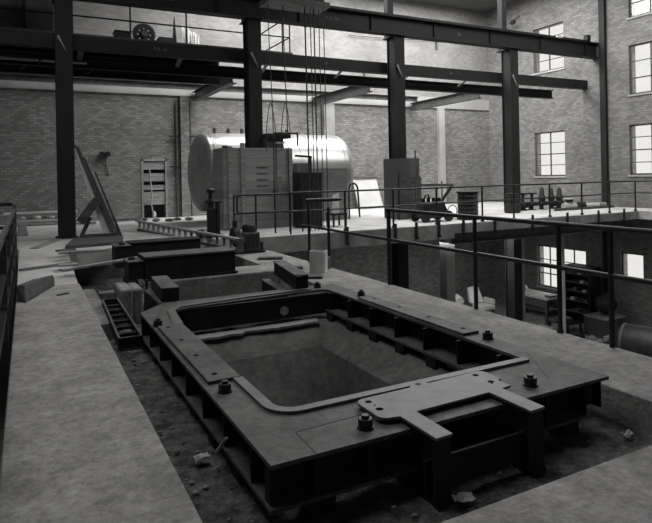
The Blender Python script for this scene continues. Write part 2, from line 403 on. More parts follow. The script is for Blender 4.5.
# ================================================================= STEELWORK
CX4 = [.76, 5.14, 9.53, 13.98]; CW, CD, CYM = .34, .40, 13.86
def ibeam(mb_f, mb_w, p0, p1, h, w, tf=.025, tw=.016):
    """I-beam along x or y; returns separate flange and web builders"""
    p0, p1 = Vector(p0), Vector(p1); up = Vector((0, 0, 1))
    mb_f.bar(p0 + up * (h / 2 - tf / 2), p1 + up * (h / 2 - tf / 2), w, tf)
    mb_f.bar(p0 - up * (h / 2 - tf / 2), p1 - up * (h / 2 - tf / 2), w, tf)
    mb_w.bar(p0, p1, tw, h - 2 * tf)
clabels = ['riveted steel column nearest the left, with boards leaning against its foot',
           'steel column rising out of the large board crate in front of the tank',
           'steel column standing in the narrower board casing at the deck edge',
           'steel column at right, beside the black valves on the deck']
for i, cx in enumerate(CX4):
    t = thing('steel_column', clabels[i], 'column', (cx, CYM, D), 0, 'building columns carrying the crane girder')
    zb = D if i < 2 else ZF
    if i < 2: zb = D
    for sy in (-1, 1):
        y = CYM + sy * (CD / 2 - .015)
        MB().box(cx - CW / 2, cx + CW / 2, y - .015, y + .015, zb, 5.48).build('flange', 'column', t)
    MB().box(cx - .012, cx + .012, CYM - CD / 2 + .031, CYM + CD / 2 - .031, zb, 5.48).build('web', 'column', t)
    xo = cx - .06
    MB().box(xo - .10, xo + .10, 14.0, 14.20, 5.5, ZR - .001).build('upper_shaft', 'column', t)
    MB().box(cx - .2, cx + .2, CYM - .24, CYM + .4, 5.48, 5.5).build('cap_plate', 'column', t)
    if i < 2: MB().box(cx - .22, cx + .22, CYM - .25, CYM + .25, D, D + .03).build('base_plate', 'column', t)
    for sx in (-1, 1): MB().box(cx + sx * (CW / 2 - .05) - .008, cx + sx * (CW / 2 - .05) + .008, CYM - CD / 2 + .031, CYM + CD / 2 - .031, zb, 5.48).build('side_plate', 'column', t)
    MB().hull([(cx + .02, 13.64, 4.35), (cx + .06, 13.64, 4.28), (cx + .02, 13.60, 4.35), (cx + .06, 13.60, 4.28),
               (cx - .14, 13.64, 4.62), (cx - .10, 13.64, 4.66), (cx - .14, 13.60, 4.62), (cx - .10, 13.60, 4.66)]).build('gusset_clip', 'pipel', t)

def text_mesh(txt, size, loc, rot, parent, m='chalk'):
    cu = bpy.data.curves.new('t', 'FONT'); cu.body = txt; cu.size = size; cu.extrude = .001
    tmp = bpy.data.objects.new('t', cu); COL.objects.link(tmp); bpy.context.view_layer.update()
    me = bpy.data.meshes.new_from_object(tmp.evaluated_get(bpy.context.evaluated_depsgraph_get()))
    bpy.data.objects.remove(tmp); me.materials.clear(); me.materials.append(M[m])
    me.transform(parent_world(parent).inverted() @ Matrix.Translation(loc) @ Matrix.Rotation(rot, 4, 'X'))
    o = bpy.data.objects.new('chalk_marking', me); COL.objects.link(o); o.parent = parent
    return o
# crane girder
GY = 13.72; GZ0, GZ1 = 5.502, 6.03
t = thing('crane_girder', 'deep black plate girder running across the top of the hall above the columns', 'girder', (6, GY, GZ0))
MB().box(-5, 18.02, GY - .15, GY + .15, GZ1 - .03, GZ1).build('top_flange', 'steel', t)
MB().box(-5, 18.02, GY - .15, GY + .15, GZ0, GZ0 + .03).build('bottom_flange', 'steel', t)
MB().box(-5, 18.02, GY - .01, GY + .01, GZ0 + .031, GZ1 - .031).build('web', 'steel', t)
x = -4.6
while x < 17.8:
    for s in (-1,): MB().box(x - .008, x + .008, GY + s * .012, GY + s * .06, GZ0 + .032, GZ1 - .032).build('web_stiffener', 'steel', t)
    x += 2.2
MB().box(-5, 17.7, GY - .03, GY + .03, GZ1 + .001, GZ1 + .08).build('crane_rail', 'steel', t)
x = -4.0
while x < 17.6:
    MB().box(x - .04, x + .04, GY - .08, GY - .032, GZ1 + .001, GZ1 + .02).build('rail_clip', 'steel', t); x += 2.2
MB().box(17.45, 17.62, GY - .08, GY + .08, GZ1 + .081, GZ1 + .26).build('end_stop', 'steel', t)
MB().hull([(15.9, GY - .1, GZ1 + .002), (16.2, GY - .1, GZ1 + .002), (16.2, GY - .04, GZ1 + .002), (15.9, GY - .04, GZ1 + .002), (15.95, GY - .1, GZ1 + .12), (16.1, GY - .1, GZ1 + .10)]).build('loose_rag', 'cloth', t)
for tx, x in (('F.B.-26', 2.75), ('F.B.-26', 7.2), ('26', 11.7)):
    text_mesh(tx, .14, (x, GY - .013, 5.72), PI / 2, t)
# low longitudinal girder (behind the columns) and the second beam
t = thing('floor_girder', 'black girder just below the crane girder, passing behind every column', 'girder', (6, 14.22, 4.55))
f, w = MB(), MB(); ibeam(f, w, (-5, 14.22, 4.64), (18.03, 14.22, 4.64), .31, .22); f.build('flanges', 'steel', t); w.build('web', 'steel', t)
for x in (2.75, 7.3, 11.7): text_mesh('F.B.-26' if x < 3 else '26', .11, (x, 14.099, 4.60), PI / 2, t)
MB().bar((-5, 14.105, 4.64), (18.03, 14.105, 4.64), .008, .306).build('fascia_plate', 'steel', t)
t = thing('floor_beam', 'long black beam behind and below the floor girder', 'beam', (6, 15.0, 4.1))
f, w = MB(), MB(); ibeam(f, w, (-5, 15.0, 4.36), (17.2, 15.0, 4.36), .30, .2); f.build('flanges', 'steel', t); w.build('web', 'steel', t)
for k in range(9):
    x = -3.5 + k * 2.3
    MB().hull([(x, 14.85, 4.38), (x + .03, 14.85, 4.41), (x, 14.35, 4.56), (x + .03, 14.35, 4.59), (x + .1, 14.85, 4.38), (x + .13, 14.85, 4.41), (x + .1, 14.35, 4.56), (x + .13, 14.35, 4.59)]).build('tie_strap', 'machineg', t)
for i, cx in enumerate(CX4[1:]):
    t = thing('cross_beam', ['steel cross beam running back to the wall above the tank',
        'steel cross beam running back to the wall by the third column', 'steel cross beam running back to the wall by the rightmost column'][i], 'beam', (cx - .15, 17.1, 4.1), 0, 'cross beams to the back wall')
    x = cx - .1
    MB().box(x - .11, x + .11, 15.15, 19.1, 4.10, 4.125).build('bottom_flange', 'machineg', t)  # lighter than the top flange: light on the flange put into its colour
    MB().box(x - .11, x + .11, 15.15, 19.1, 4.39, 4.41).build('top_flange', 'steel', t)
    MB().box(x - .01, x + .01, 15.15, 19.1, 4.126, 4.389).build('web', 'machineg', t)
t = thing('mezzanine_edge_beam', 'deep black beam under the mezzanine between the left and second columns', 'beam', (0, 15.25, 4.08))
f, w = MB(), MB(); ibeam(f, w, (-5, 15.27, 4.42), (4.7, 15.27, 4.42), .72, .14); f.build('flanges', 'steel', t); w.build('web', 'steel', t)
for k in range(6):
    x = -3.0 + k * 1.45
    MB().bar((x, 15.1, 4.12), (x + .28, 15.1, 4.34), .05, .03).build('sway_brace', 'machineg', t)
# purlin trimmer at the back wall
t = thing('wall_beam', 'thin steel trimmer lying along the pale band of the back wall', 'beam', (8, 18.7, 4.1))
MB().box(-5, 13.9, 18.75, 18.79, 4.43, 4.62).box(-5, 13.9, 18.65, 18.79, 4.60, 4.625).build('channel', 'machineg', t)
# mezzanine planks at left
struct(MB().box(-5, 4.7, 14.36, 16.4, 4.84, 4.90).box(4.701, 6.5, 14.36, 15.0, 4.84, 4.90).build('floor_mezzanine', 'plankd'))
t = thing('service_pipe', 'long pale pipe slung under the mezzanine at upper left', 'pipe', (-1, 14.6, 4.2))
MB().cyl((-4.9, 14.62, 4.25), (1.3, 14.62, 4.28), .035).build('pipe_run', 'pipel', t, smooth=True)
for x in (-3, -1, .3): MB().box(x - .02, x + .02, 14.56, 14.68, 4.20, 4.48).build('hanger', 'steel', t)
# mezzanine railing
t = thing('mezzanine_railing', 'thin pipe railing on the mezzanine between the two upper girders', 'railing', (3, 14.45, 4.9))
for x in (.99, 2.27, 3.62, 5.2, 6.45): MB().cyl((x, 14.45, 4.9), (x, 14.45, 5.95), .022, 8).build('post', 'pipe', t)
for z in (5.33, 5.92): MB().cyl((-4.9, 14.45, z), (6.45, 14.45, z), .02, 8).build('rail', 'pipe', t)
for y in (14.95,): MB().cyl((6.45, y, 4.9), (6.45, y, 5.95), .022, 8).build('post', 'pipe', t)
for z in (5.33, 5.92): MB().cyl((6.45, 14.45, z), (6.45, 17.4, z), .02, 8).build('rail', 'pipe', t)
for z in (5.45,): MB().cyl((4.2, 17.4, z), (6.45, 17.4, z), .018, 8).build('rail', 'pipe', t)
MB().cyl((.92, 14.3, 4.84), (.92, 14.3, 5.5), .045, 8).build('corner_stanchion', 'pipe', t)
# gear wheel and crates on mezzanine
t = thing('gear_wheel', 'dark toothed wheel with ring of holes standing on the mezzanine behind railing', 'wheel', (2.83, 16, 4.9))
gy = 16.0; gz = 5.40; gx = 2.85; R0 = .27
pts = []
for k in range(56): 
    r = R0 if k % 2 else R0 + .035
    pts.append((gx + r * math.cos(2 * PI * k / 56), gz - gy + gy + r * math.sin(2 * PI * k / 56)))
mb = MB(); mb.poly(pts, 0, .12, [circ(gx + .16 * math.cos(2 * PI * k / 8), gz + .16 * math.sin(2 * PI * k / 8), .035, 8) for k in range(8)])
mb.b.transform(Matrix.Translation((0, gy, 0)) @ Matrix.Rotation(PI / 2, 4, 'X'))
mb.build('toothed_rim', 'machine', t)
MB().cyl((gx, gy + .05, gz), (gx, gy - .2, gz), .07).build('hub', 'machineg', t)
MB().box(gx - .3, gx + .3, gy - .12, gy + .04, 4.9, 5.14).build('cradle', 'machine', t)
t = thing('machine_crate', 'dark box left of the toothed wheel on the mezzanine', 'box', (2.33, 16, 4.9)); MB().box(2.12, 2.52, 15.9, 16.3, 4.9, 5.42).build('crate_body', 'machine', t); MB().box(2.10, 2.54, 15.88, 16.32, 5.42, 5.45).build('crate_lid', 'machine', t)
t = thing('machine_crate', 'dark box right of the toothed wheel on the mezzanine', 'box', (3.4, 16, 4.9)); MB().box(3.24, 3.62, 15.9, 16.3, 4.9, 5.38).build('crate_body', 'machine', t)
MB().hull([(3.6, 15.98, 4.92), (3.76, 15.98, 4.92), (3.6, 16.1, 4.92), (3.76, 16.1, 4.92), (3.67, 16.02, 6.0), (3.69, 16.02, 6.0)]).build('steel_spike', 'machine', t)
mb = MB()
for k in range(10):
    x = 3.86 + k * .05; y = 15.9 + .05 * math.sin(k * 1.7); mb.hull([(x, y, 4.92), (x + .05, y + .03, 4.92), (x, y + .02, 5.75 - .015 * k * k * .3), (x + .05, y + .05, 5.7 - .015 * k * k * .3), (x, y + .06, 4.92), (x + .05, y + .06, 5.6)])
tag(mb.build('hanging_cloth', 'cloth'), 'pale cloth draped upright on the mezzanine right of the toothed wheel', 'cloth')
# dark box added to fill the dark upper left corner
t = thing('dark_fill_box', 'large dark box added to fill the dark upper left corner beyond the column', 'filler box', (-2, 16.5, 4.9))
MB().box(-4.9, .62, 15.0, 16.35, 4.901, ZR - .01).build('shell', 'machineg', t)
for x in (-3.2, -1.6, 0): MB().box(x - .04, x + .04, 14.94, 14.999, 4.901, ZR - .01).build('rib', 'machine', t)
# crane trolley beam and hanging ropes
t = thing('crane_trolley_beam', 'dark grey steel beam of the travelling crane at the top edge above the ropes', 'crane', (5.4, 12.0, 5.4))
MB().box(4.75, 6.25, 11.7, 12.3, 5.38, 5.5).build('lower_plate', 'machineg', t); MB().box(4.75, 6.25, 11.98, 12.02, 5.5, 6.4).build('web', 'machine', t)
for x, y in ((5.2, 11.8), (5.9, 12.2)): MB().cyl((x, y - .05, 5.55), (x, y + .05, 5.55), .12).build('sheave', 'machine', t, smooth=True)
MB().box(4.0, 7.2, 11.7, 12.3, 6.4, 6.55).build('bridge_plate', 'machineg', t)
RX = [(4.86, .011), (5.22, .013), (5.70, .02), (5.84, .012), (5.93, .017), (6.06, .011), (6.18, .012)]
rl = ['leftmost thin rope hanging from the crane', 'second rope from the left, hanging beside the crate', 'thick rope left of the close rope bundle',
      'thin rope in the rope bundle', 'thicker middle rope of the rope bundle', 'thin rope right of the bundle middle', 'rightmost rope, hanging in front of the tank']
for k, (x, r) in enumerate(RX):
    zb = [1.2, .2, -.1, .05, -.3, .15, -.2][k]
    t = thing('hanging_rope', rl[k], 'rope', (x, 12.0, zb), 0, 'ropes hanging from the crane')
    dx = .05 if k < 3 else .03
    if k in (0, 1):
        pts = [(x + dx * (1 - q) + .02 * math.sin(q * 5), 12.0 - .9 * (1 - q) * 0, zb + (5.379 - zb) * q) for q in [i / 10 for i in range(11)]]
    else: pts = [(x + dx, 11.9 - .75 * 0, zb), (x, 11.9, 5.379)]
    MB().tube(pts, r, 6).build('rope_strand', 'rope', t, smooth=True)
    MB().cyl((pts[0][0], pts[0][1], zb - .06), (pts[0][0], pts[0][1], zb + .03), r * 1.9, 8).build('rope_end', 'machine', t)
for k, (x0, x1) in enumerate(((4.74, 4.98), (5.10, 5.34))):
    mb = MB(); pts = [(x0 + (x1 - x0) * (1 - math.cos(q * PI)) / 2, 12.0, 3.2 - 1.1 * abs(2 * q - 1) ** 1.4 + .0) for q in [i / 12 for i in range(13)]]
    tag(mb.tube(pts, .010, 6).build('sling_rope', 'rope', smooth=True), ['looped sling rope above the crate, left one', 'looped sling rope above the crate, right one'][k], 'rope', 'loose sling ropes above the crate')

# ================================================================= MACHINE FRAME
Z = .14; ZB = -.10
t = thing('machine_bed_frame', 'large rectangular black steel machine bed over the open pit, filling the foreground', 'machine frame', (2.2, 4.5, -.2))
outer = [(1.0, 2.55), (3.41, 2.55), (3.43, 6.5), (1.31, 6.5), (1.01, 6.14)]
inner = arc(1.38, 3.19, .105, 270, 180, 5) + [(1.275, 5.42), (1.34, 6.06)] + [(1.5, 6.13)] + arc(3.10, 6.13, .11, 90, 0, 5) + [(3.21, 3.09)]
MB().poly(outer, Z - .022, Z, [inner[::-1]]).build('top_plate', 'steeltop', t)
# webs
YF, YBk = 2.68, 6.30; XL, XR = 1.13, 3.33
MB().box(XL - .011, XL + .011, YF + .02, 6.05, ZB + .02, Z - .023).build('left_web', 'frame', t)
MB().box(XR - .011, XR + .011, YF + .02, 6.45, ZB + .02, Z - .023).build('right_web', 'frame', t)
MB().box(1.03, 3.38, YF - .011, YF + .011, ZB + .02, Z - .023).build('front_web', 'frame', t)
# inner far plate (drawn in x-z); a pale disc is added in place of its round hole
mb = MB(); mb.poly([(1.30, ZB), (3.19, ZB), (3.19, Z - .023), (1.30, Z - .023)], 0, .022)
mb.b.transform(Matrix.Translation((0, 6.145, 0)) @ Matrix.Rotation(PI / 2, 4, 'X')); mb.build('far_web', 'frame', t)
MB().cyl((2.60, 6.121, -.03), (2.60, 6.110, -.03), .05, 20).build('pale_disc', 'box', t)
for nm, a in (('left_bottom_flange', (1.0, 1.26, 2.56, 6.1)), ('right_bottom_flange', (3.13, 3.44, 2.84, 6.12))):
    MB().box(a[0], a[1], a[2], a[3], ZB, ZB + .02).build(nm, 'steeltop', t)
MB().box(1.261, 3.199, 2.56, 2.82, ZB, ZB + .02).build('front_bottom_flange', 'steeltop', t)
MB().box(1.3, 3.199, 6.125, 6.4, ZB - .02, ZB - .001).build('far_bottom_flange', 'frame', t)
for k in range(8):
    y = 2.85 + k * .46
    MB().box(1.005, XL - .012, y - .008, y + .008, ZB + .021, Z - .024).build('stiffener', 'frame', t)
    MB().box(3.15, XR - .012, y - .008, y + .008, ZB + .021, Z - .024).build('stiffener', 'frame', t)
for x in (1.25, 1.55, 2.2, 2.85, 3.2):
    MB().box(x - .008, x + .008, 2.565, YF - .012, ZB + .021, Z - .024).build('stiffener', 'frame', t)
MB().box(1.012, 1.03, 2.60, 2.668, ZB + .021, Z - .024).build('end_plate', 'frame', t)
MB().box(3.38, 3.395, 2.6, 2.668, ZB + .021, Z - .024).build('end_plate', 'frame', t)
for k in range(7):
    y = 3.15 + k * .48
    for x in (1.08, 3.19): MB().box(x - .06, x + .06, y - .07, y + .07, -.2, ZB - .001).build('packing_block', 'frame', t)
for x in (1.3, 1.9, 2.6, 3.1): MB().box(x - .07, x + .07, 2.6, 2.74, -.215, ZB - .001).build('packing_block', 'frame', t)
# raised side pads with bolt holes
for nm, x0, x1, hx in (('left_pad_plate', 1.04, 1.262, 1.12), ('right_pad_plate', 3.228, 3.40, 3.335)):
    y0, y1 = (3.75, 5.40) if x0 < 2 else (3.78, 5.52)
    MB().poly([(x0, y0), (x1, y0), (x1, y1), (x0, y1)], Z + .001, Z + .024, [circ(hx, y0 + .13 + k * .48, .022, 12) for k in range(4)]).build(nm, 'steeltop', t, bevel=.003)
# rim strip round the opening
def off(pts, d):
    n = len(pts); res = []
    for i, p in enumerate(pts):
        a = Vector(pts[max(i - 1, 0)]); c = Vector(pts[min(i + 1, n - 1)]); tt = (c - a).normalized(); res.append((p[0] - tt.y * d, p[1] + tt.x * d))
    return res
path = [(1.275, 3.75)] + arc(1.40, 3.215, .125, 180, 270, 7) + [(2.2, 3.09), (3.19, 3.09)]
o2 = off(path, -.066)
MB().poly(path + o2[::-1], Z + .001, Z + .02).build('rim_strip', 'machined', t, bevel=.002)
path = [(1.275, 5.41), (1.335, 6.02), (1.42, 6.15), (2.3, 6.245), (3.02, 6.26)]
o2 = off(path, .075)
MB().poly(path + o2[::-1], Z + .001, Z + .016).build('rim_strip', 'machined', t, bevel=.002)
path = [(1.215, 5.43), (1.30, 6.06)]; o2 = off(path, .035)
MB().poly(path + o2[::-1], Z + .001, Z + .012).build('rim_strip', 'machined', t)
# weld seams at the corners
for p, q in (((1.24, 2.555), (1.25, 2.82)), ((1.25, 2.82), (1.66, 2.84)), ((3.02, 2.70), (3.35, 3.2)), ((1.02, 5.55), (1.2, 6.1))):
    MB().bar((p[0], p[1], Z + .001), (q[0], q[1], Z + .0005), .004, .002).build('weld_seam', 'frame', t)
# anchor bolts
for x, y in ((1.10, 3.58), (1.06, 5.50), (1.60, 2.68), (2.84, 2.69), (3.35, 3.62), (3.15, 6.36), (3.345, 5.64)):
    bt = MB().cyl((x, y, Z + .0125), (x, y, Z + .055), .042, 8).build('bolt_nut', 'machine', t, bevel=.004)
    MB().cyl((x, y, Z + .0555), (x, y, Z + .072), .022, 10).build('bolt_stud', 'machine', bt)
    MB().cyl((x, y, Z + .0005), (x, y, Z + .012), .047, 18).build('washer', 'machine', bt)
MB().box(1.2, 1.22, 3.40, 3.41, Z, Z + .001).build('scale_mark', 'machined', t)
# far left arm with box
MB().box(1.27, 1.50, 6.51, 7.46, Z - .022, Z).build('arm_plate', 'steeltop', t)
MB().box(1.275, 1.295, 6.51, 7.46, ZB - .2, Z - .023).build('arm_web', 'frame', t)

# bracket plate with two arms
BZ = .165
t = thing('bracket_plate', 'flat steel bracket plate with two projecting arms on the near edge of the machine bed', 'bracket', (2.2, 2.7, -.2))
out = (arc(1.75, 2.90, .06, 180, 90, 4) + [(2.05, 2.965), (2.10, 2.965), (2.125, 3.0), (2.175, 3.022), (2.225, 3.002), (2.25, 2.97), (2.62, 2.985)] + arc(2.65, 2.935, .05, 90, 0, 4) +
       [(2.70, 2.80), (2.66, 2.79), (2.66, 2.68), (2.58, 2.67), (2.58, 2.34), (2.465, 2.335), (2.465, 2.66), (1.915, 2.65), (1.91, 2.33), (1.80, 2.325), (1.80, 2.64)] + arc(1.75, 2.71, .06, 270, 180, 4))
holes = [circ(1.755, 2.90, .02, 14), circ(1.755, 2.78, .022, 14), circ(1.76, 2.84, .008, 8), circ(2.60, 2.93, .02, 14), circ(2.60, 2.79, .02, 14), circ(2.585, 2.765, .008, 8)]
MB().poly(out, Z + .021, BZ + .012, holes).build('plate', 'machined', t, bevel=.002)
for k, x in enumerate((1.855, 2.522)):
    MB().box(x - .05, x + .05, 2.345, 2.365, -.15, Z + .02).build('leg_plate', 'frame', t)
    MB().box(x - .008, x + .008, 2.366, 2.54, -.15, Z + .02).build('leg_web', 'frame', t)
    MB().box(x - .045, x + .045, 2.33, 2.50, -.215, -.151).build('foot_block', 'frame', t)
    MB().box(x - .05, x + .05, 2.35, 2.55, Z + .004, Z + .02).build('arm_packing', 'frame', t)
MB().box(1.8, 2.6, 2.42, 2.44, -.14, .02).build('spreader_plate', 'frame', t)
for x, y in ((2.175, 2.985),):
    MB().cyl((x, y, BZ + .0121), (x, y, BZ + .0135), .02, 14).build('lug_hole', 'frame', t)
# ================================================================= THINGS ROUND THE FRAME
# steel box on the far left arm
t = thing('steel_box_girder', 'short closed steel box beam on the far left corner of the machine bed', 'box beam', (1.40, 6.95, Z))
b0, b1 = (1.40, 6.52), (1.45, 7.40)
MB().bar((b0[0], b0[1], Z + .074), (b1[0], b1[1], Z + .074), .19, .145).build('box_body', 'frame', t)
MB().bar((b0[0], b0[1], Z + .152), (b0[0] + .022, b0[1] + .44, Z + .153), .19, .01).build('top_cover', 'steeltop', t)
MB().bar((b0[0] + .0225, b0[1] + .45, Z + .152), (b1[0], b1[1], Z + .153), .19, .01).build('top_cover', 'steeltop', t)
MB().cyl((1.30, 7.42, Z), (1.30, 7.42, Z + .12), .015, 10).build('lifting_stud', 'machine', t)
# channel beam at far right
t = thing('steel_channel', 'short black steel channel lying askew behind the far right corner of the machine bed', 'channel beam', (3.05, 6.9, Z))
p0, p1 = Vector((2.93, 6.33, Z)), Vector((3.16, 7.6, Z)); up = Vector((0, 0, 1))
MB().bar(p0 + up * .175, p1 + up * .175, .17, .014).build('top_flange', 'steeltop', t)
MB().bar(p0 + up * .008, p1 + up * .008, .17, .014).build('bottom_flange', 'steel', t)
MB().bar(p0 + up * .09 + Vector((-.07, 0, 0)), p1 + up * .09 + Vector((-.07, 0, 0)), .012, .15).build('web', 'steel', t)
MB().bar(p0 + up * .09, p0 + up * .09 + Vector((0, .012, 0)), .16, .15).build('end_plate', 'steel', t)
t = thing('steel_channel', 'low black steel channel lying left of the askew one, behind the machine bed', 'channel beam', (2.8, 7.0, -.1))
MB().bar((2.85, 6.52, .06), (2.98, 7.7, .06), .11, .012).build('top_flange', 'steeltop', t)
MB().bar((2.81, 6.52, -.1), (2.94, 7.7, -.1), .012, .31).build('web', 'steel', t)
# big beam B
t = thing('heavy_bed_beam', 'massive black steel beam with bright top lying across the pit behind the machine bed', 'steel beam', (2.2, 9.0, .03))
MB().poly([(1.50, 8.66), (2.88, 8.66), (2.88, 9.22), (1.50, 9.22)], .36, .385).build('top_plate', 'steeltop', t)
MB().box(1.51, 2.87, 8.68, 9.20, .06, .358).build('body', 'frame', t)
MB().box(1.50, 2.9, 8.64, 9.24, .03, .059).build('bottom_flange', 'frame', t)
for x in (1.95, 2.42): MB().bar((x, 8.67, .386), (x, 9.21, .386), .012, .002).build('joint_line', 'frame', t)
t = thing('bed_beam_bracket', 'black stepped bracket at the left end of the massive beam', 'bracket', (1.38, 8.9, .05))
MB().box(1.28, 1.495, 8.72, 9.15, .06, .31).build('body', 'frame', t, bevel=.01)
MB().box(1.27, 1.497, 8.70, 9.17, .3105, .325).build('top_plate', 'steeltop', t)
MB().cyl((1.36, 8.95, .3255), (1.36, 8.95, .36), .05, 12).build('bolt_nut', 'machine', t)
MB().box(1.25, 1.40, 8.62, 9.1, -.05, .0595).build('foot', 'frame', t)
t = thing('heavy_bed_beam', 'second massive black beam further back, half hidden by the cast rack', 'steel beam', (2.2, 10.8, 0))
MB().box(1.60, 2.85, 10.62, 11.1, .0, .38).build('body', 'frame', t, bevel=.01)
MB().box(1.59, 2.86, 10.60, 11.12, .3805, .40).build('top_plate', 'frame', t)
t = thing('bed_beam_bracket', 'black box bracket at the left end of the further beam', 'bracket', (1.45, 10.7, 0))
MB().box(1.33, 1.585, 10.45, 10.95, .0, .36).build('body', 'frame', t, bevel=.01)
MB().box(1.31, 1.587, 10.43, 10.97, .3605, .38).build('top_plate', 'steeltop', t); MB().cyl((1.45, 10.6, .3805), (1.45, 10.6, .42), .05, 12).build('bolt_nut', 'machine', t)
# cast rack (long toothed lattice piece)
t = thing('cast_rack', 'long pale cast iron rack with arched openings lying on edge behind the beams', 'rack', (2.9, 12.6, .2))
A, B = Vector((2.42, 14.6, D)), Vector((3.47, 10.25, .14)); L = (B - A).length; N = 17; dr = (B - A) / L; hh = .25
sd = dr.cross(Vector((0, 0, 1))).normalized(); upv = sd.cross(dr)
MB().bar(A + upv * .03, B + upv * .03, .14, .05, upv).build('bottom_rail', 'machineg', t)
MB().bar(A + upv * (hh - .02), B + upv * (hh - .02), .09, .04, upv).build('top_rail', 'pipel', t)
for k in range(N + 1):
    p = A + dr * (L * (k + .02) / (N + .04)) 
    mb = MB(); mb.tube([p + upv * .055, p + upv * .09, p + upv * .17, p + upv * (hh - .041)], .03, 8, rads=[.05, .028, .028, .055]); mb.build('baluster', 'pipel' if k < 13 else 'machineg', t, smooth=True)
MB().bar(B + dr * .001 + upv * hh / 2, B + dr * .05 + upv * hh / 2, .14, hh, upv).build('end_plate', 'machineg', t)
# grating frame in left trench
t = thing('iron_grid_frame', 'rectangular iron grid frame with five cross bars lying in the left trench', 'grid', (.9, 6.9, -.2))
q = [(.84, 7.95), (1.02, 7.95), (.98, 5.9), (.77, 5.9)]; gz = -.08
for k in range(4):
    a, c = q[k], q[(k + 1) % 4]; MB().bar((a[0], a[1], gz), (c[0], c[1], gz), .02, .1).build('side_bar' if k % 2 else 'end_bar', 'frame', t)
    MB().bar((a[0], a[1], gz + .052), (c[0], c[1], gz + .052), .022, .004).build('worn_edge', 'machineg', t)
for k in range(1, 7):
    s = k / 7; y = 5.9 + 2.05 * s; x0 = .77 + .07 * s; x1 = 1.0 + .02 * s
    MB().bar((x0 + .012, y, gz + .01), (x1 - .012, y, gz + .01), .07, .03).build('cross_bar', 'frame', t)
for y in (6.1, 7.7): MB().box(.8, 1.0, y - .05, y + .05, -.23 if y < 6.5 else -.4, gz - .051).build('packing_block', 'plankd', t)
# wooden box on right slab
t = thing('open_box', 'small pale upturned box standing on the right walkway by the railing', 'box', (4.05, 8.12, 0))
q = [(3.90, 8.13), (4.07, 7.97), (4.20, 8.12), (4.03, 8.28)]
for k, nm in enumerate(('front_board', 'side_board', 'back_board', 'side_board')):
    a, c = q[k], q[(k + 1) % 4]; e = .011 if k % 2 else 0
    d_ = Vector((c[0] - a[0], c[1] - a[1], 0)).normalized() * e
    MB().bar((a[0] + d_.x, a[1] + d_.y, .17), (c[0] - d_.x, c[1] - d_.y, .17), .02, .34).build(nm, 'box' if k != 1 else 'pale', t)  # right-hand board whiter: light on that side painted into it
MB().poly([(3.93, 8.13), (4.07, 8.0), (4.17, 8.12), (4.03, 8.25)], .26, .28).build('lid', 'box', t)
t = thing('small_block', 'small concrete block leaning behind the pale box by the railing posts', 'block', (4.3, 8.3, 0)); MB().box(4.24, 4.36, 8.3, 8.5, 0, .2).build('block_body', 'face', t, bevel=.01)
tag(MB().bar((3.55 + .1, 8.75, .02), (4.0, 8.6, .02), .16, .03).build('short_board', 'plankd'), 'short dark board lying flat on the right walkway behind the pale box', 'board')
tag(MB().bar((3.75, 10.0, .025), (4.15, 9.8, .025), .15, .04).build('short_board', 'plankd'), 'short dark board lying near the motor on the right walkway', 'board')
tag(MB().bar((3.62, 7.75, .02), (3.85, 7.6, .02), .1, .03).build('iron_offcut', 'machine'), 'small dark iron offcut on the walkway edge in front of the pale box', 'offcut')
# motor pump
t = thing('electric_motor', 'dark squat motor and gearbox on a base plate at the end of the right walkway', 'motor', (3.9, 11.1, 0))
MB().box(3.585, 4.25, 10.92, 11.28, 0, .04).build('base_plate', 'machine', t)
MB().box(3.82, 4.16, 10.95, 11.26, .041, .42).build('housing', 'machineg', t, bevel=.03)
for k in range(7): MB().box(3.85 + k * .043, 3.862 + k * .043, 10.93, 10.949, .09, .38).build('cooling_fin', 'machine', t)
MB().lathe((3.60, 11.1, .32), (1, 0, 0), [(0, .10), (.02, .20), (.13, .22), (.15, .12), (.215, .12)]).build('rotor_casing', 'machine', t, smooth=True)
MB().lathe((3.98, 11.1, .421), (0, 0, 1), [(0, .14), (.08, .15), (.14, .12), (.17, .05)]).build('cover', 'machine', t, smooth=True)
MB().lathe((3.70, 10.97, .28), (0, -1, 0), [(0, .05), (.06, .05), (.06, .11), (.09, .11)]).build('pulley', 'machineg', t, smooth=True)
MB().cyl((3.68, 11.1, .535), (3.68, 11.1, .66), .05).build('oil_cup', 'machine', t)
MB().box(4.165, 4.24, 11.0, 11.2, .041, .20).build('end_bearing', 'machine', t)
t = thing('valve_stand', 'tall dark upright valve stand with round head in front of the tank head', 'valve', (3.44, 11.95, D))
MB().box(3.26, 3.66, 11.82, 12.08, D, D + .05).build('base_plate', 'machine', t)
MB().box(3.36, 3.52, 11.88, 12.02, D + .051, D + .62).build('body', 'machine', t, bevel=.02)
MB().cyl((3.58, 11.93, D + .051), (3.58, 11.93, D + .72), .05).build('side_pipe', 'machine', t, smooth=True)
MB().lathe((3.44, 11.95, D + .621), (0, 0, 1), [(0, .06), (.08, .06), (.1, .1), (.16, .1), (.18, .05), (.3, .04), (.32, .09), (.38, .09), (.42, .04)]).build('valve_head', 'machine', t, smooth=True)
MB().cyl((3.30, 11.9, D + .75), (3.66, 11.9, D + .75), .03, 10).build('cross_pipe', 'machine', t)
MB().box(3.17, 3.25, 11.8, 12.0, D, D + .18).build('foot_casting', 'machine', t, bevel=.02)

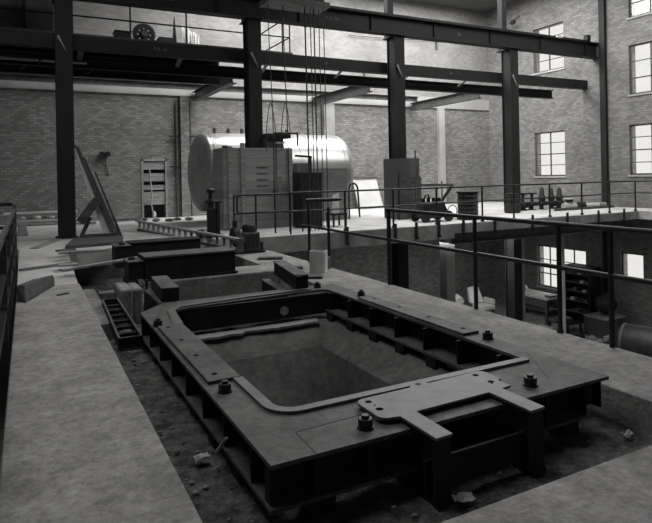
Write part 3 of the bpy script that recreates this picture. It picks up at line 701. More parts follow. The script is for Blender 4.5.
# planks / debris at left rear
def plank(lbl, p0, p1, w, h, m='plank', nm='plank', grp='planks laid over the left rear of the pit'):
    o = MB().bar(p0, p1, w, h).build(nm, m, bevel=.004); return tag(o, lbl, 'plank', grp)
plank('thin board lying straight across the end of the left walkway', (-.13, 10.30, .13), (.635, 10.50, .15), .07, .035, 'plank')
plank('long pale plank spanning from walkway to the stepped bracket', (.46, 9.75, .14), (1.55, 9.62, .26), .14, .035)
plank('pale plank behind the long one, spanning the dark gap', (.46, 10.85, D + .02), (1.24, 10.75, D + .02), .16, .04)
plank('short plank end stacked at the left of the gap', (.42, 10.12, .165), (.70, 10.15, .165), .2, .03)
plank('dark plank end sticking out over the gap behind', (.42, 11.1, D + .03), (.75, 11.1, D + .03), .12, .03, 'plankd')
plank('long board lying diagonally on floor towards the left column', (.10, 11.95, D + .013), (.57, 13.5, D + .013), .16, .024)
t = thing('steel_sheet', 'flat grey sheet lying on the floor in front of the leaning plate', 'sheet', (1.2, 12.4, D))
MB().poly([(.60, 11.55), (1.62, 11.7), (1.80, 12.9), (.85, 13.1)], D + .001, D + .06).build('sheet_body', 'plankd', t)
t = thing('timber_wedge', 'heavy dark split timber lying across the left walkway', 'timber', (.05, 8.8, 0))
MB().hull([(-.14, 8.25, 0), (-.04, 8.1, 0), (.33, 9.2, 0), (.25, 9.22, 0), (-.14, 8.3, .20), (-.05, 8.25, .20), (.05, 8.7, .20), (.30, 9.15, .17), (.25, 9.22, .15), (.33, 9.2, .12), (.02, 8.6, .20)]).build('timber_body', 'plankd', t, bevel=.006)
tag(MB().bar((.33, 8.4, .007), (.47, 8.47, .007), .04, .012).build('iron_offcut', 'machine'), 'tiny dark scrap on the left walkway beside the heavy timber', 'offcut')
# leaning sheet on column 1 with braces
t = thing('leaning_plate', 'tall pale ribbed steel piece leaning against the left column', 'plate', (1.5, 13.3, D))
MB().hull([(.90, 13.3, 2.20), (.98, 13.3, 2.16), (1.48, 13.3, D), (1.66, 13.3, D), (.90, 13.36, 2.20), (.98, 13.36, 2.16), (1.48, 13.36, D), (1.66, 13.36, D)]).build('plate_body', 'pale', t)  # light falling on this face is put into its whitened colour
MB().hull([(.90, 13.22, 2.28), (.99, 13.22, 2.22), (1.62, 13.22, D), (1.72, 13.22, D), (.90, 13.36, 2.28), (.99, 13.36, 2.22), (1.68, 13.36, D), (1.72, 13.36, D)]).build('edge_rib', 'plankd', t)
MB().hull([(1.08, 13.26, 2.02), (1.11, 13.26, 2.0), (1.74, 13.26, D), (1.79, 13.26, D), (1.08, 13.4, 2.02), (1.11, 13.4, 2.0), (1.74, 13.4, D), (1.79, 13.4, D)]).build('ribbed_back', 'machineg', t)
MB().hull([(1.30, 13.30, 1.7), (1.33, 13.30, 1.68), (1.80, 13.30, D), (1.85, 13.30, D), (1.30, 13.42, 1.7), (1.33, 13.42, 1.68), (1.80, 13.42, D), (1.85, 13.42, D)]).build('outer_rib', 'plankd', t)
tag(MB().bar((.97, 13.12, .64), (1.32, 13.12, 1.11), .09, .17).build('brace_timber', 'plankd'), 'thick dark timber brace against the leaning plate', 'timber')
tag(MB().bar((.99, 13.193, D + .04), (1.18, 13.193, .74), .04, .08).build('brace_timber', 'plankd'), 'thin lower dark brace between column foot and leaning plate', 'timber')
tag(MB().bar((.98, 13.0, D + .062), (1.70, 13.0, D + .062), .07, .12).build('sill_timber', 'plankd'), 'dark timber lying on the floor under the leaning plate', 'timber')
tag(MB().hull([(-.22, 14.9, D), (.02, 14.9, D), (-.22, 15.2, D), (.02, 15.2, D), (-.2, 14.95, D + .3), (-.04, 14.95, D + .27), (-.2, 15.15, D + .3), (-.04, 15.15, D + .27)]).build('concrete_block', 'face', bevel=.03), 'grey concrete block standing on the floor left of the left column', 'block')
# debris along back wall left
for k, (x, y, z, lx, a, m, lb) in enumerate(((.2, 18.4, .05, 1.5, .02, 'plank', 'lowest pale board of the pile by the back wall'), (.5, 18.5, .13, 1.7, -.03, 'deck', 'pale board second in the pile by the back wall'),
        (.35, 18.6, .36, 1.9, .05, 'leanl', 'topmost white board of the pile by the back wall'), (2.6, 18.3, .05, 1.0, .1, 'plankd', 'dark board on the floor right of the column by the back wall'), (1.3, 17.8, .05, .9, -.05, 'plank', 'short board on the floor just behind the column'))):
    o = MB().bar((x - lx / 2, y - a, D + z), (x + lx / 2, y + a, D + z), .25, .05).build('pile_board', m); tag(o, lb, 'board', 'boards piled by the back wall')
for k in range(9):
    x = -.12 + k * .19; r = random.uniform(.05, .07)
    tag(MB().sphere((x, 18.45 + random.uniform(-.08, .08), D + .16 + r), r, (1.3, .8, .8), .2, 1).build('rubble_lump', 'machineg' if k % 2 else 'cloth'), 'lump of rubble between the boards piled by the back wall', 'rubble', 'rubble lumps in the board pile')
for k, (x, y) in enumerate(((3.35, 17.4), (3.7, 17.2), (4.0, 17.5), (4.3, 17.3), (2.9, 17.6), (3.1, 17.9))):
    tag(MB().sphere((x, y, D + .05), .08, (1.8, 1, .7), .2, 1).build('rubble_lump', 'machineg'), 'dark scrap on the bright floor in front of the doorway', 'rubble', 'dark scraps by the doorway')
t = thing('standing_pipe', 'thin pale pipe leaning in the doorway', 'pipe', (3.55, 19.0, D)); MB().tube([(3.6, 18.95, D), (3.53, 19.0, .7), (3.56, 19.05, 1.0), (3.5, 19.1, 1.9)], .025, 8).build('pipe_run', 'pipel', t, smooth=True)
MB().sphere((3.6, 18.93, D + .12), .06, (1, 1, 2)).build('pipe_foot', 'cloth', t)
t = thing('wall_lamp', 'small dark double lamp bracket on the back wall right of the left column', 'lamp', (2.2, 19.1, 2.3))
MB().cyl((2.1, 19.0, 2.33), (2.1, 19.19, 2.36), .07).build('lamp_head', 'machine', t); MB().cyl((2.26, 19.0, 2.33), (2.26, 19.19, 2.36), .07).build('lamp_head', 'machine', t)
MB().tube([(2.18, 19.15, 2.3), (2.2, 19.17, 2.0), (2.28, 19.17, 1.65)], .014, 6).build('cord', 'machine', t); MB().box(2.1, 2.26, 19.1, 19.14, 2.3, 2.34).build('crossbar', 'machine', t)
for k, x in enumerate((4.40, 4.86)):
    t = thing('wall_conduit', ['thin conduit up the back wall left of the tank, left pipe', 'thin conduit up the back wall left of the tank, right pipe'][k], 'conduit', (x, 19.1, D), 0, 'conduits on the back wall')
    MB().cyl((x, 19.12, D), (x, 19.12, 4.1), .03, 8).build('pipe_run', 'machineg', t)
    for z in (1.9, 2.9): MB().box(x - .25, x + .25, 19.06, 19.10, z, z + .05).build('clamp_bar', 'machine', t)

# ================================================================= TANK
t = thing('horizontal_tank', 'big horizontal cylindrical tank with polished metal jacket lying behind the crate', 'tank', (6.3, 15.8, D))
TC = (0, 15.8, 1.69); TR = 1.09
MB().lathe((4.32, 15.8, 1.69), (1, 0, 0), [(0, TR - .004), (.0, TR), (4.1, TR)], 64).build('shell', 'alu', t, smooth=True)
MB().lathe((4.318, 15.8, 1.69), (-1, 0, 0), [(0, TR)] + [(.30 * math.sin(a), TR * math.cos(a)) for a in [k * PI / 2 / 12 for k in range(1, 13)]], 64).build('left_head', 'aludull', t, smooth=True)
MB().lathe((8.422, 15.8, 1.69), (1, 0, 0), [(0, TR - .003)] + [(.42 * math.sin(a), (TR - .003) * math.cos(a)) for a in [k * PI / 2 / 12 for k in range(1, 13)]], 64).build('right_head', 'aludull', t, smooth=True)
for x in (4.42, 5.6, 6.9, 7.25, 8.3): MB().lathe((x, 15.8, 1.69), (1, 0, 0), [(0, TR + .002), (.0, TR + .012), (.06, TR + .012), (.06, TR + .002)], 64).build('jacket_band', 'alu', t, smooth=True)
for x in (4.7, 5.1, 5.5, 6.9): MB().cyl((x, 15.8, 1.69 + TR), (x, 15.8, 1.69 + TR + .14), .05).build('top_nozzle', 'machineg', t)
for x in (5.0, 7.6):
    mb = MB(); mb.poly([(15.1, D), (16.5, D), (16.5, .92), (16.2, .67), (15.8, .59), (15.4, .67), (15.1, .92)], 0, .25)
    mb.b.transform(Matrix(((0, 0, 1, x), (1, 0, 0, 0), (0, 1, 0, 0), (0, 0, 0, 1)))); mb.build('saddle', 'face', t)
t = thing('sheet_metal_casing', 'large grey sheet metal casing standing in front of the lower right of the tank', 'casing', (7.3, 14.6, D))
MB().box(6.50, 8.15, 14.40, 14.62, D, 1.72).build('casing_body', 'plate', t, bevel=.01)
MB().box(6.48, 8.17, 14.38, 14.64, 1.721, 1.75).build('top_rim', 'aludull', t)
t = thing('hose_coil', 'pale bent pipe hoop standing at the right of the sheet metal casing', 'pipe', (8.3, 14.9, D))
MB().tube([(8.25, 14.5, D), (8.25, 14.5, 1.1)] + [(8.4 - .15 * math.cos(a), 14.5, 1.1 + .2 * math.sin(a)) for a in [k * PI / 8 for k in range(1, 9)]] + [(8.60, 14.5, .3)], .028, 8).build('hoop', 'pipe', t, smooth=True)
t = thing('leaning_sheet', 'bright sheet leaning on the back wall right of the tank', 'sheet', (11.6, 18.9, D))
MB().hull([(11.0, 18.6, D), (12.1, 18.6, D), (11.0, 18.64, D), (12.1, 18.64, D), (11.05, 19.1, 1.4), (12.1, 19.1, 1.4), (11.05, 19.14, 1.4), (12.1, 19.14, 1.4)]).build('sheet_body', 'leanl', t)
MB().bar((11.0, 19.08, 1.44), (12.15, 19.08, 1.44), .06, .05).bar((10.95, 18.56, D + .03), (12.15, 18.56, D + .03), .06, .05).build('sheet_rail', 'machineg', t)
t = thing('leaning_post', 'thin board leaning on the casing of the third column', 'board', (8.75, 13.5, D)); MB().bar((8.95, 13.2, D + .02), (9.05, 13.2, 1.55), .05, .05).build('board_body', 'plankd', t)

# ================================================================= CRATES ROUND COLUMNS
def crate(lbl, x0, x1, y0, y1, z0, z1, m1, posts, capm):
    t = thing('formwork_crate', lbl, 'crate', ((x0 + x1) / 2, (y0 + y1) / 2, z0))
    MB().box(x0, x1, y0, y0 + .04, z0, z1).build('front_boarding', m1, t)
    MB().box(x0, x0 + .04, y0 + .041, y1, z0, z1).build('left_boarding', m1, t)
    MB().box(x1 - .04, x1, y0 + .041, y1, z0, z1).build('right_boarding', m1, t)
    MB().box(x0 + .041, x1 - .041, y1 - .04, y1, z0, z1).build('back_boarding', m1, t)
    for px, dz in posts: MB().box(px - .05, px + .05, y0 - .05, y0 - .001, z0, z1 + dz).build('batten', capm, t)
    return t
t = crate('large grey board crate built round the second column, in front of the tank', 4.14, 5.92, 13.28, 14.12, D, 2.24, 'wood', ((4.30, .03), (4.62, .12), (5.55, .0), (5.87, -.02)), 'plank')
for z in (1.3, 1.45, 1.6, 1.75): MB().box(4.98, 5.28, 13.265, 13.279, z, z + .015).build('slot', 'machine', t)
MB().box(4.14, 4.24, 13.25, 13.35, 2.241, 2.29).build('top_board', 'plankd', t)
t = thing('valve_bonnet', 'dark machine top with bright rail projecting above the crate, right of the column', 'machine', (5.7, 14.0, 2.2))
MB().box(5.40, 5.85, 13.6, 14.0, D, 2.5).build('body', 'machineg', t); MB().box(5.36, 6.0, 13.5, 14.05, 2.501, 2.62).build('cover', 'machine', t)
MB().tube([(5.5, 13.4, 2.62), (6.15, 13.4, 2.62)], .025, 8).tube([(6.15, 13.4, 2.65), (6.15, 13.4, 2.3)], .025, 8).build('handle', 'machine', t)
MB().box(5.55, 5.85, 13.42, 13.48, 2.36, 2.4).build('bright_bar', 'leanl', t)
t = crate('narrow dark board casing round the third column at the deck edge', 9.22, 9.88, 13.3, 14.14, D, 1.98, 'woodv', (), 'plankd')
MB().box(9.16, 9.89, 13.24, 13.299, D, 1.45).build('lower_panel', 'plankd', t)
MB().cyl((9.12, 13.24, D), (9.12, 13.24, 1.55), .03, 8).build('corner_rod', 'machine', t); MB().cyl((9.76, 13.32, 1.98), (9.76, 13.32, 2.2), .02, 6).build('top_rod', 'machine', t)
MB().cyl((9.3, 13.32, 1.98), (9.3, 13.32, 2.15), .02, 6).build('top_rod', 'machine', t)
# black cabinet right of crate
t = thing('switch_cabinet', 'tall black cabinet standing right of the large crate', 'cabinet', (6.1, 12.9, D))
MB().box(5.80, 6.42, 12.6, 13.0, D, 1.62).build('cabinet_body', 'machine', t, bevel=.01)
dl = MB().box(5.83, 6.10, 12.58, 12.599, .4, 1.5).build('door', 'machine', t); MB().box(6.12, 6.40, 12.58, 12.599, .4, 1.5).build('door', 'machine', t)
MB().cyl((6.05, 12.55, 1.1), (6.05, 12.579, 1.1), .02, 8).build('knob', 'leanl', dl)
MB().box(5.80, 6.1, 12.7, 12.95, 1.621, 1.84).build('top_box', 'plate', t)
MB().bar((5.72, 12.62, 2.02), (6.15, 12.62, 1.99), .05, .05).bar((6.12, 12.62, 2.0), (6.12, 12.62, 1.62), .05, .05).build('bent_pipe', 'machine', t)
MB().box(6.12, 6.75, 12.65, 12.95, 1.43, 1.62).build('side_tray', 'plate', t)
# debris right of cabinet
t = thing('work_stand', 'dark litter-covered stand with white sheet edge near the cabinet', 'stand', (6.9, 12.6, D))
MB().box(6.6, 7.0, 12.4, 12.8, .55, .60).build('stand_top', 'machine', t)
for x in (6.63, 6.97):
    for y in (12.43, 12.77): MB().box(x - .02, x + .02, y - .02, y + .02, D, .549).build('leg', 'machine', t)
MB().hull([(6.55, 12.35, .62), (6.75, 12.35, .62), (6.6, 12.4, 1.05), (6.8, 12.45, 1.1), (6.55, 12.42, .62), (6.75, 12.42, .62)]).build('white_sheet', 'leanl', t)

# ================================================================= DECK EDGE RAILING
t = thing('deck_railing', 'long pipe railing along the edge of the rear deck to the right wall', 'railing', (11, DE + .05, D))
RY = DE + .05
for x in (6.35, 7.65, 8.93, 10.40, 11.50, 12.85, 14.15, 15.35, 16.55):
    po = MB().cyl((x, RY, D), (x, RY, 1.17), .024, 8).build('post', 'pipe', t, smooth=True)
    MB().cyl((x, RY, D), (x, RY, D + .05), .045, 8).build('post_socket', 'pipe', po)
MB().cyl((4.96, RY, 1.17), (16.55, RY, 1.19), .022, 8).build('top_rail', 'pipe', t, smooth=True)
MB().cyl((4.96, RY, .77), (16.55, RY, .83), .018, 8).build('mid_rail', 'pipe', t, smooth=True)
MB().cyl((16.55, RY, 1.19), (16.55, 2, 1.19), .022, 8).build('return_rail', 'pipe', t, smooth=True); MB().cyl((16.62, RY, .83), (16.62, 2, .83), .018, 8).build('return_rail', 'pipe', t, smooth=True)
for y in (9.5, 7.5, 5.5): MB().cyl((16.65, y, D), (16.65, y, 1.19), .024, 8).build('post', 'pipe', t, smooth=True)
for k, x in enumerate((6.35, 7.65, 8.25, 8.93, 9.7, 10.75, 12.1, 13.45, 14.75, 15.9)):
    o = thing('edge_bracket', 'short dark bracket clamped on the face of the deck edge', 'bracket', (x, DE - .05, D), 0, 'brackets on the deck edge')
    MB().box(x - .03, x + .03, DE - .05, DE - .013, -.03, D + .1).build('strap', 'machine', o)
    MB().cyl((x, DE - .09, .0), (x, DE - .051, .0), .035, 8).build('bolt_head', 'machine', o)
t = thing('stair_railing', 'looped pipe railing with rounded left end in front of the large crate', 'railing', (4.4, 11.35, D))
for z0, z1, y, x0, x1 in ((.78, 1.15, 11.42, 3.84, 5.05),):
    r = .06
    loop = [(x1, y, z1), (x0 + r, y, z1), (x0 + .015, y, z1 - .02), (x0, y, z1 - r), (x0, y, z0 + r), (x0 + .015, y, z0 + .015), (x0 + r, y, z0), (x1, y, z0)]
    MB().tube(loop, .022, 8).build('loop_rail', 'pipe', t, smooth=True)
MB().tube([(3.95, 11.9, 1.14), (5.6, 11.9, 1.14)], .02, 8).build('rear_rail', 'pipe', t); MB().tube([(3.95, 11.9, .74), (5.6, 11.9, .74)], .018, 8).build('rear_rail', 'pipe', t)
for x, y in ((3.93, 11.9), (4.25, 11.42), (4.88, 11.9), (5.04, 11.42), (5.55, 11.9)):
    MB().cyl((x, y, D), (x, y, 1.15), .02, 8).build('post', 'pipe', t)
MB().tube([(3.84, 11.42, 1.1), (3.93, 11.9, 1.14)], .02, 8).build('end_link', 'pipe', t)
# near railing on right walkway
t = thing('walkway_railing', 'two-rail pipe railing along the outer edge of the right walkway', 'railing', (4.42, 6, 0))
RXX = 4.41
for y in (3.26, 3.80, 4.94): MB().cyl((RXX, y, 0), (RXX, y, 1.03), .023, 10).build('post', 'pipe', t, smooth=True)
MB().cyl((RXX, 6.66, 0), (RXX, 6.66, 1.05), .03, 10).build('post', 'pipe', t, smooth=True)
for y, h in ((8.45, 1.0), (9.2, 1.04)): MB().cyl((RXX, y, 0), (RXX, y, h), .025, 10).build('post', 'pipe', t, smooth=True)
MB().cyl((RXX, 6.72, 1.03), (RXX, .5, 1.0), .024, 10).build('top_rail', 'pipe', t, smooth=True)
MB().cyl((RXX, 9.5, .63), (RXX, .5, .60), .022, 10).build('mid_rail', 'pipe', t, smooth=True)
MB().lathe((RXX, 3.80, 0), (0, 0, 1), [(0, .03), (.02, .03), (.03, .024)]).build('post_socket', 'pipe', t)
t = thing('gate_bar', 'heavy tapered bar resting level across the railing near the rope bundle', 'bar', (4.8, 9.5, 1.1))
MB().tube([(4.38, 9.25, 1.085), (5.0, 9.25, 1.085), (5.12, 9.25, 1.085)], .03, 10, rads=[.035, .035, .012]).build('bar_body', 'pipe', t, smooth=True)
# left railing
t = thing('left_railing', 'dark pipe railing along the outer edge of the left walkway', 'railing', (-.2, 7, 0))
LX = -.21
for y in (2.2, 4.2, 6.2, 7.6, 9.0, 10.4, 11.9):
    MB().box(LX - .03, LX + .03, y - .03, y + .03, -.2, 1.0 if y < 11 else 1.10).build('post', 'plankd', t)
for z in (1.0, .62, .28): MB().box(LX - .02, LX + .02, 1.0, 11.9, z - .03, z + .03).build('rail', 'plankd' if z == 1.0 else 'pipe', t)
MB().box(-3, LX - .03, 11.87, 11.93, 1.08, 1.14).box(-3, LX - .03, 11.87, 11.93, .66, .72).build('cross_rail', 'pipe', t)
for y in (3.2, 5.2, 6.9, 8.3): MB().bar((LX - .06, y - .35, -.2), (LX - .045, y + .3, .62), .03, .05).build('diagonal_strut', 'machineg', t)
# ================================================================= DECK MACHINES
t = thing('air_compressor', 'low dark engine with rounded fittings on deck between third column and drum', 'engine', (9.6, 12.2, D))
cx, cy = 9.50, 12.25
MB().box(cx - .45, cx + .4, cy - .2, cy + .2, D + .1, D + .2).build('chassis', 'machine', t)
MB().box(cx - .4, cx + .3, cy - .18, cy + .18, D + .201, D + .52).build('engine_block', 'machine', t, bevel=.03)
for k in range(4): MB().cyl((cx - .3 + k * .17, cy, D + .521), (cx - .3 + k * .17, cy, D + .62), .055, 10).build('cylinder_head', 'machine', t)
MB().tube([(cx - .32, cy - .1, D + .52)] + [(cx - .25 + .07 * math.cos(a), cy - .1, D + .62 + .1 * math.sin(a)) for a in (PI, PI * .75, PI / 2, PI / 4, 0)], .022, 8).build('exhaust_pipe', 'machine', t)
for x in (cx - .4, cx + .35): MB().cyl((x, cy - .26, D + .14), (x, cy - .201, D + .14), .14, 18).build('wheel', 'machine', t)
for x in (cx - .4, cx + .35): MB().cyl((x, cy + .201, D + .14), (x, cy + .26, D + .14), .14, 18).build('wheel', 'machine', t)
MB().hull([(cx + .3, cy - .1, D + .2), (cx + .48, cy - .1, D + .2), (cx + .3, cy + .1, D + .2), (cx + .48, cy + .1, D + .2), (cx + .36, cy - .08, D + .42), (cx + .36, cy + .08, D + .42)]).build('gearbox', 'machine', t)
t = thing('a_frame_hoist', 'dark A-shaped hoist frame with level top bar behind the low engine', 'hoist', (9.9, 12.8, D))
MB().bar((9.3, 12.9, 1.22), (10.75, 12.9, 1.20), .05, .07).build('top_bar', 'machineg', t)
MB().bar((10.72, 12.9, 1.19), (10.2, 12.9, .62), .05, .07).bar((10.2, 12.9, .62), (10.2, 12.9, D), .05, .06).build('strut', 'machine', t)
MB().cyl((9.45, 12.9, D), (9.45, 12.9, 1.35), .025, 8).cyl((10.35, 12.9, .8), (10.35, 12.9, 1.32), .02, 8).build('rod', 'machineg', t)
MB().cyl((10.2, 12.8, .66), (10.2, 12.86, .66), .08, 14).build('pulley', 'machine', t)
t = thing('sack_heap', 'white sacks heaped behind the low engine', 'sacks', (10.2, 14.5, D))
for k, (x, z, r) in enumerate(((10.6, .62, .3), (11.1, .58, .28), (11.6, .54, .26), (10.85, .98, .22))):
    MB().sphere((x, 15.2, D + z - .32), r, (1.2, .9, .95 if k < 3 else .8), .05).build('sack', 'cloth', t, smooth=True)
t = thing('cable_drum', 'upright dark slatted cylinder drum on the deck right of the engine', 'drum', (10.9, 12.3, D))
MB().lathe((10.62, 12.15, D), (0, 0, 1), [(0, .30), (.04, .30), (.04, .27), (.72, .27), (.72, .30), (.76, .30)], 28).build('drum_body', 'machine', t)
for k in range(6): MB().lathe((10.62, 12.15, D + .10 + k * .105), (0, 0, 1), [(0, .271), (0, .282), (.03, .282), (.03, .271)], 28).build('hoop_band', 'machineg', t)
t = thing('hand_wheel_coil', 'small coil of wire hanging left of the dark drum', 'coil', (10.4, 12.5, D))
MB().tube([(10.42 + .16 * math.cos(a), 12.55, D + .22 + .16 * math.sin(a)) for a in [k * PI / 8 for k in range(17)]], .012, 6).build('coil_loop', 'machineg', t)
# valves
VX = [(14.49, .58, 0), (14.90, .58, 1), (15.37, .74, 2), (15.81, .72, 2), (16.20, .72, 2)]
vl = ['black valve with wide flat top, second from the column', 'black valve with wide flat top and white tag below',
      'tall pointed black valve left of the railing post', 'tall pointed black valve just right of the railing post', 'tall pointed black valve furthest right in the row']
for k, (x, h, ty) in enumerate(VX):
    y = 13.9
    t = thing('gate_valve', vl[k], 'valve', (x, y, D), 0, 'row of black valves on the deck')
    MB().lathe((x, y, D), (0, 0, 1), [(0, .14), (.05, .14), (.06, .08), (.14, .10), (.22, .12), (.28, .08)]).build('valve_body', 'machine', t, smooth=True)
    MB().lathe((x - .16, y, D + .17), (1, 0, 0), [(0, .10), (.04, .10), (.04, .06), (.28, .06), (.28, .10), (.32, .10)]).build('flange_ends', 'machine', t, smooth=True)
    if ty < 2:
        MB().cyl((x, y, D + .28), (x, y, D + h - .05), .05).build('stem', 'machine', t); MB().lathe((x, y, D + h - .06), (0, 0, 1), [(0, .15), (.05, .17), (.06, .11)]).build('hand_wheel', 'machine', t, smooth=True)
    else:
        MB().lathe((x, y, D + .28), (0, 0, 1), [(0, .1), (.12, .13), (.2, .08), (h - .34, .07), (h - .28, .02)]).build('bonnet', 'machine', t, smooth=True)
    if k in (1, 2): MB().box(x - .11, x + .11, y - .2, y - .165, D + .02, D + .14).build('paper_tag', 'leanl', t)
for k, (x, h) in enumerate(((13.3, .56),)):
    t = thing('gate_valve', 'largest black valve, hard against the right column', 'valve', (x, 13.2, D), 0, 'row of black valves on the deck')
    MB().box(x - .2, x + .22, 13.05, 13.35, D, D + .3).build('valve_body', 'machine', t, bevel=.04); MB().lathe((x, 13.2, D + .3), (0, 0, 1), [(0, .1), (.2, .1), (.22, .2), (.3, .2), (.32, .1)]).build('bonnet', 'machine', t, smooth=True)
# sacks and pipes to the right
pl = ['pale bucket-like roll with dark mouth, right of the valves', 'pale pipe length lying right of the roll', 'second pale pipe length further right', 'dark pipe elbow on top of the pale pipes', 'last pale pipe length near the wall']
for k, (x, z, m, lx) in enumerate(((15.85, .11, 'leanl', .45), (16.75, .09, 'leanl', .25), (17.12, .09, 'leanl', .22), (16.42, .12, 'machine', .2), (17.48, .09, 'face', .2))):
    t = thing('pipe_length', pl[k], 'pipe', (x, 13.2, D), 0, 'pipe lengths on the deck by the right wall')
    MB().cyl((x - lx / 2, 13.25, D + z), (x + lx / 2, 13.15, D + z), z, 16).build('pipe_body', m, t, smooth=True)
    MB().cyl((x + lx / 2, 13.15, D + z), (x + lx / 2 + .02, 13.145, D + z), z * .75, 16).build('pipe_mouth', 'machine', t)
t = thing('tool_bucket', 'dark bowl with bright rim standing on the pale roll', 'bucket', (15.85, 13.2, D + .24))
MB().lathe((15.85, 13.2, D + .241), (0, 0, 1), [(0, .1), (.1, .16), (.1, .14)]).build('bowl', 'machine', t, smooth=True); MB().lathe((15.85, 13.2, D + .342), (0, 0, 1), [(0, .17), (.02, .17)]).build('rim', 'leanl', t)
t = thing('sleeper_timber', 'long dark timber lying behind the pipes on deck', 'timber', (15, 13.4, D)); MB().box(14.9, 17.7, 12.9, 13.0, D, D + .08).build('timber_body', 'plankd', t)

# ================================================================= BASEMENT
for k, (x, y, w, lb) in enumerate(((14.06, 12.0, .10, 'thin pale post in the basement just right of the middle railing post'), (11.27, 13.86, .32, 'pale square concrete post below the deck, left of the bright basement windows'), (14.42, 14.1, .3, 'pale strip put beside the right column below the deck as its lit side'))):  # last one is added to paint the lit side of the right column
    t = thing('basement_post', lb, 'post', (x, y, ZF), 0, 'concrete posts under the deck'); MB().box(x - w / 2, x + w / 2, y - w / 2, y + w / 2, ZF, D - .245 if x > 9.42 else D - .37).build('shaft', 'plaster', t)
    MB().box(x - w / 2 - .05, x + w / 2 + .05, y - w / 2 - .05, y + w / 2 + .05, ZF, ZF + .1).build('plinth', 'face', t)
t = thing('edge_beam', 'dark steel beam carrying the deck edge above the basement', 'beam', (13, 11.5, -.2))
MB().box(9.5, 16.6, 11.42, 11.62, -.02, .0).build('top_flange', 'machineg', t); MB().box(9.5, 16.6, 11.42, 11.62, -.26, -.24).build('bottom_flange', 'machineg', t); MB().box(9.5, 16.6, 11.50, 11.52, -.239, -.021).build('web', 'machineg', t)
t = thing('work_bench', 'work bench with bright top under the basement window', 'bench', (17.0, 15.6, ZF))
MB().box(16.55, 17.5, 14.8, 16.7, -3.12, -3.06).build('bench_top', 'leanl', t)
for y in (14.9, 16.6):
    for x in (16.62, 17.4): MB().box(x - .05, x + .05, y - .05, y + .05, ZF, -3.121).build('leg', 'plankd', t)
MB().box(16.7, 17.35, 14.96, 16.54, -3.6, -3.55).build('shelf', 'plankd', t)
MB().box(16.58, 16.6, 14.96, 16.54, -3.4, -3.13).build('apron', 'plankd', t)
t = thing('parcel', 'pale bundle on the left end of the basement bench', 'parcel', (17.0, 16.4, -3.06)); MB().sphere((16.95, 16.35, -2.915), .2, (1, .9, .65), .08).build('bundle', 'cloth', t, smooth=True)
tag(MB().box(16.8, 17.2, 14.9, 15.15, -3.059, -2.99).build('flat_box', 'machineg'), 'flat dark box on the right end of the basement bench', 'box')
t = thing('tool_rack', 'tall dark rack of shelves against the basement wall right of the window', 'shelf', (17.4, 14.0, ZF))
MB().box(17.86, 17.89, 13.65, 14.7, ZF, -1.85).build('back_panel', 'machine', t)
for z in (-3.5, -3.1, -2.75, -2.45, -2.15, -1.88): MB().box(17.3, 17.85, 13.66, 14.69, z - .015, z + .015).build('shelf_board', 'plankd', t)
for y in (13.65, 14.7): MB().box(17.3, 17.85, y - .02, y + .02, ZF, -1.85).build('upright', 'machine', t)
for k, (y, z) in enumerate(((13.8, -2.44), (14.0, -2.44), (14.3, -2.74), (13.9, -2.74), (14.5, -2.14), (14.1, -2.14), (13.85, -3.09), (14.4, -3.09), (14.2, -3.49))):
    tag(MB().box(17.35, 17.5, y - .07, y + .07, z + .006, z + .07 + .02 * (k % 3)).build('parts_tin', 'leanl' if k % 2 else 'machineg'), 'small tin on the basement rack', 'tin', 'tins on the basement rack')
t = thing('scrap_frame', 'dark iron stand with a low shelf right of the bench', 'stand', (16.3, 13.6, ZF))
MB().box(15.9, 16.6, 13.4, 14.2, -3.62, -3.58).build('stand_top', 'machine', t)
for x in (15.93, 16.57):
    for y in (13.43, 14.17): MB().box(x - .03, x + .03, y - .03, y + .03, ZF, -3.621).build('leg', 'machine', t)
tag(MB().box(16.0, 16.4, 13.6, 14.0, -3.579, -3.45).build('flat_box', 'machineg'), 'dark box on the iron stand in the basement', 'box')
t = thing('wooden_chest', 'grey wooden chest on the basement floor by the wall pillar', 'chest', (17.2, 12.9, ZF))
MB().box(16.7, 17.7, 12.55, 13.4, ZF, -3.38).build('chest_body', 'plankd', t, bevel=.01); MB().box(16.68, 17.72, 12.53, 13.42, -3.379, -3.34).build('lid', 'plank', t)
t = thing('dark_bale', 'rounded dark bale sitting on the wooden chest', 'bale', (17.3, 12.95, -3.34)); MB().sphere((17.25, 12.95, -2.955), .42, (.9, .8, .85), .06).build('bale_body', 'machine', t, smooth=True)
for k, (x, y, r) in enumerate(((16.0, 13.0, .15), (16.2, 12.7, .13), (15.7, 13.3, .12), (16.5, 12.3, .16), (15.4, 13.6, .14), (16.0, 12.3, .12))):
    tag(MB().sphere((x, y, ZF + r * .8), r, (1.3, 1, .8), .2, 1).build('rubble_lump', 'face' if k % 2 else 'machine'), 'lump of scrap on the basement floor before the chest', 'rubble', 'scrap on the basement floor')
t = thing('pale_board_stack', 'low stack of pale boards on the basement floor left of the near post', 'boards', (15.6, 14.2, ZF))
for k in range(3): MB().box(15.0 + k * .05, 15.9, 13.9, 14.5, ZF + k * .07, ZF + .06 + k * .07).build('board', 'leanl', t)
t = thing('storage_drum', 'large dark horizontal drum with rounded end lying in the basement at right edge', 'drum', (15.9, 9.6, ZF))
MB().lathe((15.0, 10.75, -3.42), (.35, -1, 0), [(-.12, .2), (-.08, .45), (0, .56), (0, .58), (3.4, .58), (3.45, .5)], 36).build('drum_shell', 'machine', t, smooth=True)
MB().lathe((15.0, 10.75, -3.42), (.35, -1, 0), [(.05, .581), (.05, .60), (.10, .60), (.10, .581)], 36).build('hoop', 'machineg', t, smooth=True)
MB().box(14.9, 15.6, 9.9, 10.1, ZF, -3.9).build('cradle', 'plankd', t)
